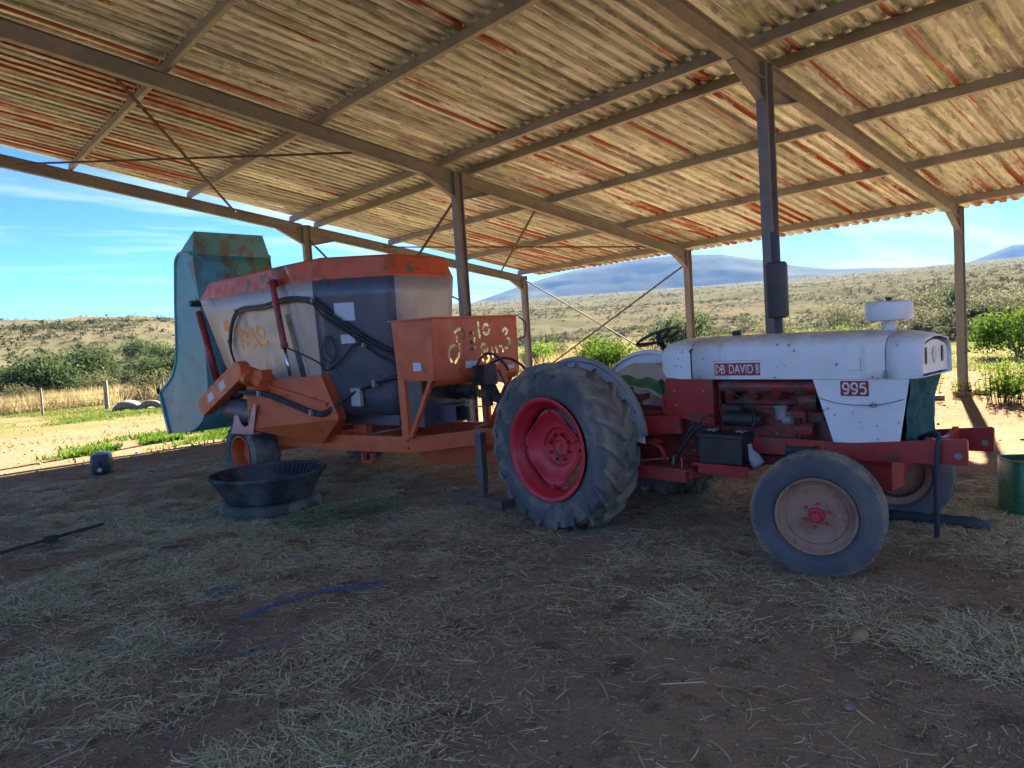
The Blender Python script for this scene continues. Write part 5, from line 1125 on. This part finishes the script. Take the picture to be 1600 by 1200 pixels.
def leafmat(name, dark, mid, light, tr=.3):
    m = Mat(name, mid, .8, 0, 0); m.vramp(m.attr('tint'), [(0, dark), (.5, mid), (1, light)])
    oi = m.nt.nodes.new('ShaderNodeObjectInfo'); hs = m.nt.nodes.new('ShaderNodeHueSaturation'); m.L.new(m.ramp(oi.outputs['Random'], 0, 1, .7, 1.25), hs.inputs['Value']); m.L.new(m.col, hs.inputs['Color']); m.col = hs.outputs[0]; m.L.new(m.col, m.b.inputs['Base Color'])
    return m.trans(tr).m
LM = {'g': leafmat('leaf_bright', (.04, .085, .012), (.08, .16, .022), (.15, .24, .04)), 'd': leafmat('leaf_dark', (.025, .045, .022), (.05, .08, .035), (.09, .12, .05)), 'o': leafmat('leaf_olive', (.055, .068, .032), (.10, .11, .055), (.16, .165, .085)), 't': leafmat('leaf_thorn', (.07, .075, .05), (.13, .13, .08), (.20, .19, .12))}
bark = Mat('bark_grey', (.12, .10, .085), .9); bark.patch((.06, .05, .045), 9, .4, .6, .8); bark.bump(20, .5, .01); bark = bark.m
def branchwork(r, h, rx, n, thick):
    m = MB()
    for k in range(n):
        a = 2*math.pi*k/n+r.uniform(-.4, .4); q = r.uniform(.5, 1); x, y = math.cos(a)*rx*q, math.sin(a)*rx*q; z = h*r.uniform(.55, .95)
        P = [(0, 0, -.2), (x*.12+r.uniform(-.05, .05), y*.12, h*.22), (x*.5, y*.5, z*.62), (x, y, z)]; m.tube(bez(P, 4), [thick*(1-.85*i/12) for i in range(13)], 5)
    return m
def bush_proto(kind, seed):
    g = np.random.default_rng(seed); r = random.Random(seed)
    if kind == 'g': h, rx, n, s = 1.7, 1.25, 2600, .075
    elif kind == 'd': h, rx, n, s = 2.2, 1.9, 3000, .10
    elif kind == 'o': h, rx, n, s = 1.9, 1.6, 2400, .085
    else: h, rx, n, s = 2.6, 1.7, 1500, .07
    z0 = .05*h if kind != 't' else .34*h; rz = (h-z0)/2
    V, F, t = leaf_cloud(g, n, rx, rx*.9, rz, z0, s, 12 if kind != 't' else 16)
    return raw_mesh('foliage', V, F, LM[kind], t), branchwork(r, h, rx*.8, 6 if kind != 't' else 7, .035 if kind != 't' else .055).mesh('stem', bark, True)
PROTO = {k: [bush_proto(k, 11+7*i+ord(k)) for i in range(3)] for k in 'gdot'}
NM = {'g': ('green_bush', 'bright green leafy bush', 'bush', 'bright green bushes beyond the shed'), 'd': ('dark_bush', 'dense dark green bush', 'bush', 'dark bushes on the hillside'), 'o': ('olive_bush', 'greyish olive bush', 'bush', 'olive bushes by the fence'), 't': ('thorn_tree', 'open grey-green thorn tree', 'tree', 'thorn trees on the rise')}
WHERE = {'g': 'growing in the sunlit veld behind the shed', 'd': 'growing on the slope beyond the yard', 'o': 'growing on the bushy slope behind the wire fence', 't': 'standing on the rise behind the cattle pens'}
rb3 = random.Random(21)
def bush(x, y, k, sc_=1.0, label=None):
    nm, lab, cat, grp = NM[k]; e = empty(nm, (x, y, gz_(x, y)-.05), rb3.uniform(0, 6.28), label or lab+' '+WHERE[k], cat, grp); q = sc_*rb3.uniform(.85, 1.2); e.scale = (q*rb3.uniform(.9, 1.2), q, q*rb3.uniform(.8, 1.15))
    fo, stm = PROTO[k][rb3.randrange(3)]
    for n_, me in (('foliage', fo), ('stem', stm)):
        o = bpy.data.objects.new(n_, me); COL.objects.link(o); o.parent = e
    return e
made = []
for x, y, k in [(12.0,12.8,'g'),(19.1,12.3,'g'),(21.4,12.0,'g'),(7.7,17.0,'g'),(6.7,15.1,'g'),(8.0,21.1,'g'),(19.2,20.2,'d'),(16.9,12.2,'g'),(39.5,15.2,'t'),(49.5,16.7,'t'),(55.6,13.5,'t'),(43.2,9.6,'t'),(47.4,9.4,'t'),(60.0,16.7,'d'),(66.6,28.4,'t'),(63.4,22.6,'g'),(12.2,1.7,'g'),
                (-11.7,36.9,'o'),(-9.7,42.7,'d'),(-7.8,46.4,'d'),(-7.8,39.3,'o'),(-7.5,54.5,'d'),(-3.4,58.8,'d'),(-4.0,48.7,'o'),(-1.7,51.2,'d'),(-3.6,41.3,'d'),(-10.3,49.8,'d'),(-6.5,33.8,'o'),(5.2,72.1,'d'),(4.2,77.5,'d'),(-2.0,68.7,'d'),
                (-5.0,31.0,'o'),(0.5,44.0,'o'),(2.0,38.0,'o'),(5.5,27.5,'o'),(9.0,28.0,'t'),(3.0,31.0,'o'),(33,11.5,'t'),(36,18,'t'),(28,14,'g'),(30,20,'o'),(24,16.5,'t'),(15,19,'o'),(12,24,'o'),(51,12,'d'),(58,10,'t'),(70,20,'d'),(45,21,'o')]:
    made.append((math.atan2(y-CAM.y, x-CAM.x), k, bush(x, y, k, .8 if k == 'g' else .72 if k == 'o' else 1.0)))
ORD = ['leftmost', 'second from the left', 'third from the left', 'fourth from the left', 'fifth from the left', 'sixth from the left', 'seventh from the left', 'eighth from the left', 'ninth from the left', 'tenth from the left', 'eleventh from the left', 'twelfth from the left'] + [w_+' from the left' for w_ in ('thirteenth', 'fourteenth', 'fifteenth', 'sixteenth', 'seventeenth', 'eighteenth', 'nineteenth', 'twentieth', 'twenty-first', 'twenty-second')]
for k in 'gdot':
    for i, (_, _, e) in enumerate(sorted([m_ for m_ in made if m_[1] == k], key=lambda m_: -m_[0])): e['label'] = {'g': 'bright green bush in the sunlit veld, ', 'd': 'dense dark green bush on the slopes, ', 'o': 'greyish olive bush beyond the yard, ', 't': 'open grey-green thorn tree on the rise, '}[k]+ORD[i]
# tall weeds by the eave posts
wl_ = leafmat('weed_leaf', (.05, .11, .012), (.10, .20, .022), (.19, .29, .045), .35)
def weed_mesh(seed, n, h, rad_, s):
    g = np.random.default_rng(seed); st = n//26; a = g.uniform(0, 6.28, st); q = np.sqrt(g.random(st))*rad_; bx, by = q*np.cos(a), q*np.sin(a); hh = h*g.uniform(.55, 1, st); lean = g.normal(0, .16, (st, 2))
    w = g.integers(0, st, n); t = g.uniform(.12, 1, n)**.8; P = np.stack([bx[w]+lean[w, 0]*t*hh[w], by[w]+lean[w, 1]*t*hh[w], t*hh[w]], -1)
    al = g.uniform(0, 6.28, n); up = g.uniform(-.1, .7, n); d1 = np.stack([np.cos(al), np.sin(al), up], -1); d2 = np.stack([-np.sin(al), np.cos(al), g.normal(0, .3, n)], -1); ss = (s*(1.25-.6*t)*g.uniform(.7, 1.3, n))[:, None]
    V = np.stack([P, P+d1*ss*.5+d2*ss*.26, P+d1*ss, P+d1*ss*.5-d2*ss*.26], 1).reshape(-1, 3); F = np.arange(n*4).reshape(n, 4)
    stems = MB()
    for k in range(st): stems.tube([(bx[k], by[k], -.03), (bx[k]+lean[k, 0]*hh[k]*.5, by[k]+lean[k, 1]*hh[k]*.5, hh[k]*.5), (bx[k]+lean[k, 0]*hh[k], by[k]+lean[k, 1]*hh[k], hh[k])], [.006, .005, .002], 5)
    return raw_mesh('foliage', V, F, wl_, np.clip(t+g.normal(0, .15, n), 0, 1)), stems.mesh('stem', wl_, True)
def weed(x, y, seed, n, h, r_, s, label):
    e = empty('leafy_weed', (x, y, gz_(x, y)), 0, label, 'plant', 'weeds by the shed posts')
    for n_, me in zip(('foliage', 'stem'), weed_mesh(seed, n, h, r_, s)):
        o = bpy.data.objects.new(n_, me); COL.objects.link(o); o.parent = e
weed(-1.75, -1.45, 1, 2600, .82, .62, .085, 'tall bushy green weed standing right of the eave post'); weed(-1.6, -2.3, 2, 2000, .78, .6, .085, 'green leafy weed cut by the right picture edge')
weed(-1.6, .35, 3, 700, .55, .40, .075, 'low green weed left of the eave post'); weed(-.7, .9, 4, 900, .65, .45, .075, 'leafy green weed behind the tractor nose'); weed(-.9, -.35, 5, 400, .4, .3, .06, 'small green weed at the foot of the eave post')
weed(.6, 7.2, 6, 900, .55, .5, .075, 'green weed beyond the middle eave post'); weed(.8, 11.0, 7, 1400, .75, .8, .08, 'green weed clump seen between wagon and fender'); weed(.4, 12.5, 8, 900, .6, .5, .08, 'green weed clump by the far corner post')
# ground weeds and turf (uncountable)
def tufts(name, n, area, dens, hmin, hmax, wd, stops, label, seed):
    g = np.random.default_rng(seed); x = g.uniform(area[0], area[1], n*8); y = g.uniform(area[2], area[3], n*8); k = g.random(n*8) < np.clip(dens(x, y), 0, 1); x, y = x[k][:n], y[k][:n]; n = len(x)
    a = g.uniform(0, 6.28, n); h = g.uniform(hmin, hmax, n); ln_ = g.normal(0, .45, (n, 2))*h[:, None]; z = terrain(x, y)-.01; w = wd*g.uniform(.6, 1.4, n)
    b0 = np.stack([x-np.cos(a)*w, y-np.sin(a)*w, z], -1); b1 = np.stack([x+np.cos(a)*w, y+np.sin(a)*w, z], -1); tp = np.stack([x+ln_[:, 0], y+ln_[:, 1], z+h], -1)
    m = Mat(name, (.2, .2, .1), .8, 0, 0); m.vramp(m.attr('tint'), stops)
    return tag(raw_obj(name, np.stack([b0, b1, tp], 1).reshape(-1, 3), np.arange(n*3).reshape(n, 3), m.trans(.3).m, np.clip(fbm(x*.4, y*.4, 2)*.9+g.normal(0, .22, n), 0, 1)), label, None, None, 'stuff')
def gd(x, y):
    d = .8*np.exp(-((x+12.4)**2/2.2+(y-12.2)**2/1.2)) + .8*np.exp(-((x+10.6)**2/3+(y-12.6)**2/2.2)) + .4*np.exp(-((x+13.9)**2/1.2+(y-11.6)**2/.25))
    return d*sstep(.42, .58, fbm(x*1.3, y*1.3, 3))
tufts('ground_weed', 9000, (-17, -6, 9.5, 16), gd, .03, .14, .022, [(0, (.04, .09, .012)), (.6, (.085, .17, .025)), (1, (.16, .24, .05))], 'low green weeds on the sand at the shadow edge', 31)
tufts('short_turf', 42000, (-19, 6, 13.5, 30), lambda x, y: sstep(.40, .60, fbm(x*.35+3, y*.35, 4))*sstep(14, 19, y), .03, .10, .02, [(0, (.07, .13, .02)), (.5, (.16, .20, .055)), (1, (.30, .25, .12))], 'short green and yellow turf beyond the left sand', 32)
tufts('yard_grass', 26000, (2, 30, -6, 16), lambda x, y: sstep(.42, .60, fbm(x*.3+3, y*.3+7, 4)), .03, .14, .022, [(0, (.08, .15, .025)), (.5, (.19, .21, .07)), (1, (.32, .26, .14))], 'sparse yard grass beyond the right sand', 33)
tufts('dry_reed', 26000, (1, 34, 12, 40), lambda x, y: sstep(.30, .5, fbm(x*.25, y*.25+2, 3))*sstep(24, 30, np.hypot(x+14, y)), .35, 1.15, .022, [(0, (.26, .20, .095)), (.6, (.38, .30, .155)), (1, (.46, .38, .22))], 'band of tall bleached dry grass behind the shed', 34)
tufts('dry_reed', 12000, (-14, 2, 30, 38), lambda x, y: sstep(.30, .5, fbm(x*.25, y*.25+2, 3)), .3, .9, .022, [(0, (.22, .18, .09)), (.6, (.33, .27, .14)), (1, (.42, .35, .2))], 'band of tall bleached dry grass below the bushy hill', 35)
# distant scrub over the plain and hills: one mass
g3 = np.random.default_rng(41); n = 52000; rr_ = 42*(1700/42)**(g3.random(n)**.82); aa = np.radians(g3.uniform(-6, 100, n)); x = -14+rr_*np.cos(aa); y = rr_*np.sin(aa)
keep = g3.random(n) < .10+.9*sstep(.38, .66, fbm(x/45+2, y/45, 4))*np.where((aa > R(60)) & (rr_ < 120), .45, 1); x, y, rr_ = x[keep], y[keep], rr_[keep]; n = len(x)
sz = g3.uniform(.30, .85, n)*(1+.9*(g3.random(n) > .9))*(.75+rr_/1800); K = 16
p = g3.normal(0, .5, (n, K, 3)); p[:, :, 2] = np.abs(p[:, :, 2])*.75+.1; C_ = np.stack([x, y, terrain(x, y)], -1)[:, None, :] + p*sz[:, None, None]
d1 = g3.normal(0, 1, (n, K, 3)); d2 = g3.normal(0, 1, (n, K, 3)); q = (.32*sz)[:, None, None]
V = np.stack([C_-d1*q*.6, C_+d1*q*.6, C_+d2*q*.8], 2).reshape(-1, 3)
tint = np.repeat(np.clip(fbm(x/60, y/60+5, 3)*.8+g3.normal(0, .25, n), 0, 1), K)
sm = Mat('scrub', (.12, .12, .07), .9, 0, 0); sm.vramp(sm.attr('tint'), [(0, (.035, .045, .026)), (.3, (.065, .073, .04)), (.7, (.10, .10, .06)), (1, (.16, .135, .09))])
tag(raw_obj('scrubland', V, np.arange(len(V)).reshape(-1, 3), sm.trans(.2).m, tint), 'grey-green scrub covering the distant plain and hills', None, None, 'stuff')

# ------------------------------------------------------------------ fences, tyres, pens
postw = Mat('fence_post_wood', (.22, .19, .16), .9); postw.patch((.11, .09, .08), 7, .4, .65, .8, 5, postw.scaled(3, 3, .4)); postw = postw.m
wirem = paint('fence_wire', (.18, .17, .16), .5, .2)
def wire_fence(pts, label, h=1.15, thick=.055, wires=5):
    c = Vector((pts[0][0], pts[0][1], 0)); e = empty('wire_fence', c, 0, label, 'fence'); zs = [gz_(x, y) for x, y in pts]
    for k, ((x, y), z) in enumerate(zip(pts, zs)):
        big = k % 3 == 0; hh = h*(1.0 if big else .92); MB().tube([(x-c.x, y-c.y, z-.4), (x-c.x+.02, y-c.y, z+hh)], thick*(1.5 if big else .7), 8).build('post', postw, e, auto=50)
    for w in range(wires): MB().tube([(x-c.x, y-c.y, z+h*(.18+.74*w/(wires-1))) for (x, y), z in zip(pts, zs)], .006, 5).build('wire', wirem, e)
wire_fence([(-16.5+2.1*k, 27.2-.02*k+.35*math.sin(k*1.3)) for k in range(13)], 'wire fence with wooden posts below the bushy hill on the left')
wire_fence([(6+1.1*k, 25-1.15*k+.2*math.sin(k*2)) for k in range(12)], 'wire fence in the tall grass behind the far shed corner', 1.1, .04)
wire_fence([(18.5-.35*k, 5.0-1.75*k) for k in range(5)], 'wire fence with dark posts beside the cattle pens', 1.2, .07, 3)
pen = empty('cattle_pen', (20.0, .5, 0), 0, 'dark wooden cattle pen rails on the far right', 'pen')
dkw = paint('creosote_timber', (.045, .04, .04), .9, .3)
pp = [(-2.6, 2.6), (-1.5, 1.8), (-.2, .9), (1.2, 0), (2.4, -1.0), (3.6, -2.0)]
for x, y in pp: z = gz_(20+x, .5+y); MB().tube([(x, y, z-.3), (x, y, z+1.7)], .085, 10).build('post', dkw, pen, auto=50)
for k in range(5):
    for (a, b), (c, d) in zip(pp[1:], pp[2:]): MB().bar((a, b, gz_(20+a, .5+b)+.35+.3*k), (c, d, gz_(20+c, .5+d)+.35+.3*k), .05, .09).build('rail', dkw, pen)
# row of old tyres half sunk along the fence
otm = rubber('tyre_weathered', (.16, .145, .125), .8)
for k, (x, y, s, tl) in enumerate([(-9.9, 25.1, .95, 8), (-9.2, 24.7, .8, -6), (-8.5, 24.4, .75, 10), (-7.7, 24.0, .95, 4), (-6.7, 23.7, .7, -8), (-5.6, 23.4, 1.1, 5), (-4.3, 23.3, .9, 0), (-3.2, 23.2, .85, 7)]):
    m = MB(); m.lathe([(.25, -.16), (.33, -.19), (.5, -.20), (.58, -.14), (.60, 0), (.58, .14), (.5, .20), (.33, .19), (.25, .16)], (0, 0, 0), 'y', 40, closed=True)
    o = tag(m.build('half_buried_tyre', otm, smooth=True), 'weathered grey tyre sunk in the row below the fence, '+ORD[k], 'tyre', 'tyres sunk in a row along the fence'); o.location = (x, y, gz_(x, y)-.12*s); o.scale = (s, s*1.6, s*.85); o.rotation_euler = (R(tl), 0, R(-20+5*k))
# ------------------------------------------------------------------ haze
hb_ = MB().box((-4200, -4200, -8), (4200, 4200, 300)); hzo = hb_.build('haze', None)
hm = bpy.data.materials.new('haze_air'); hm.use_nodes = True; hn = hm.node_tree; hn.nodes.clear(); ho_ = hn.nodes.new('ShaderNodeOutputMaterial'); pv = hn.nodes.new('ShaderNodeVolumePrincipled')
pv.inputs['Color'].default_value = (.16, .42, 1, 1); pv.inputs['Density'].default_value = .00008; pv.inputs['Anisotropy'].default_value = 0; hn.links.new(pv.outputs[0], ho_.inputs['Volume'])
hzo.data.materials.append(hm); tag(hzo, 'thin blue haze over the distant hills', None, None, 'stuff')
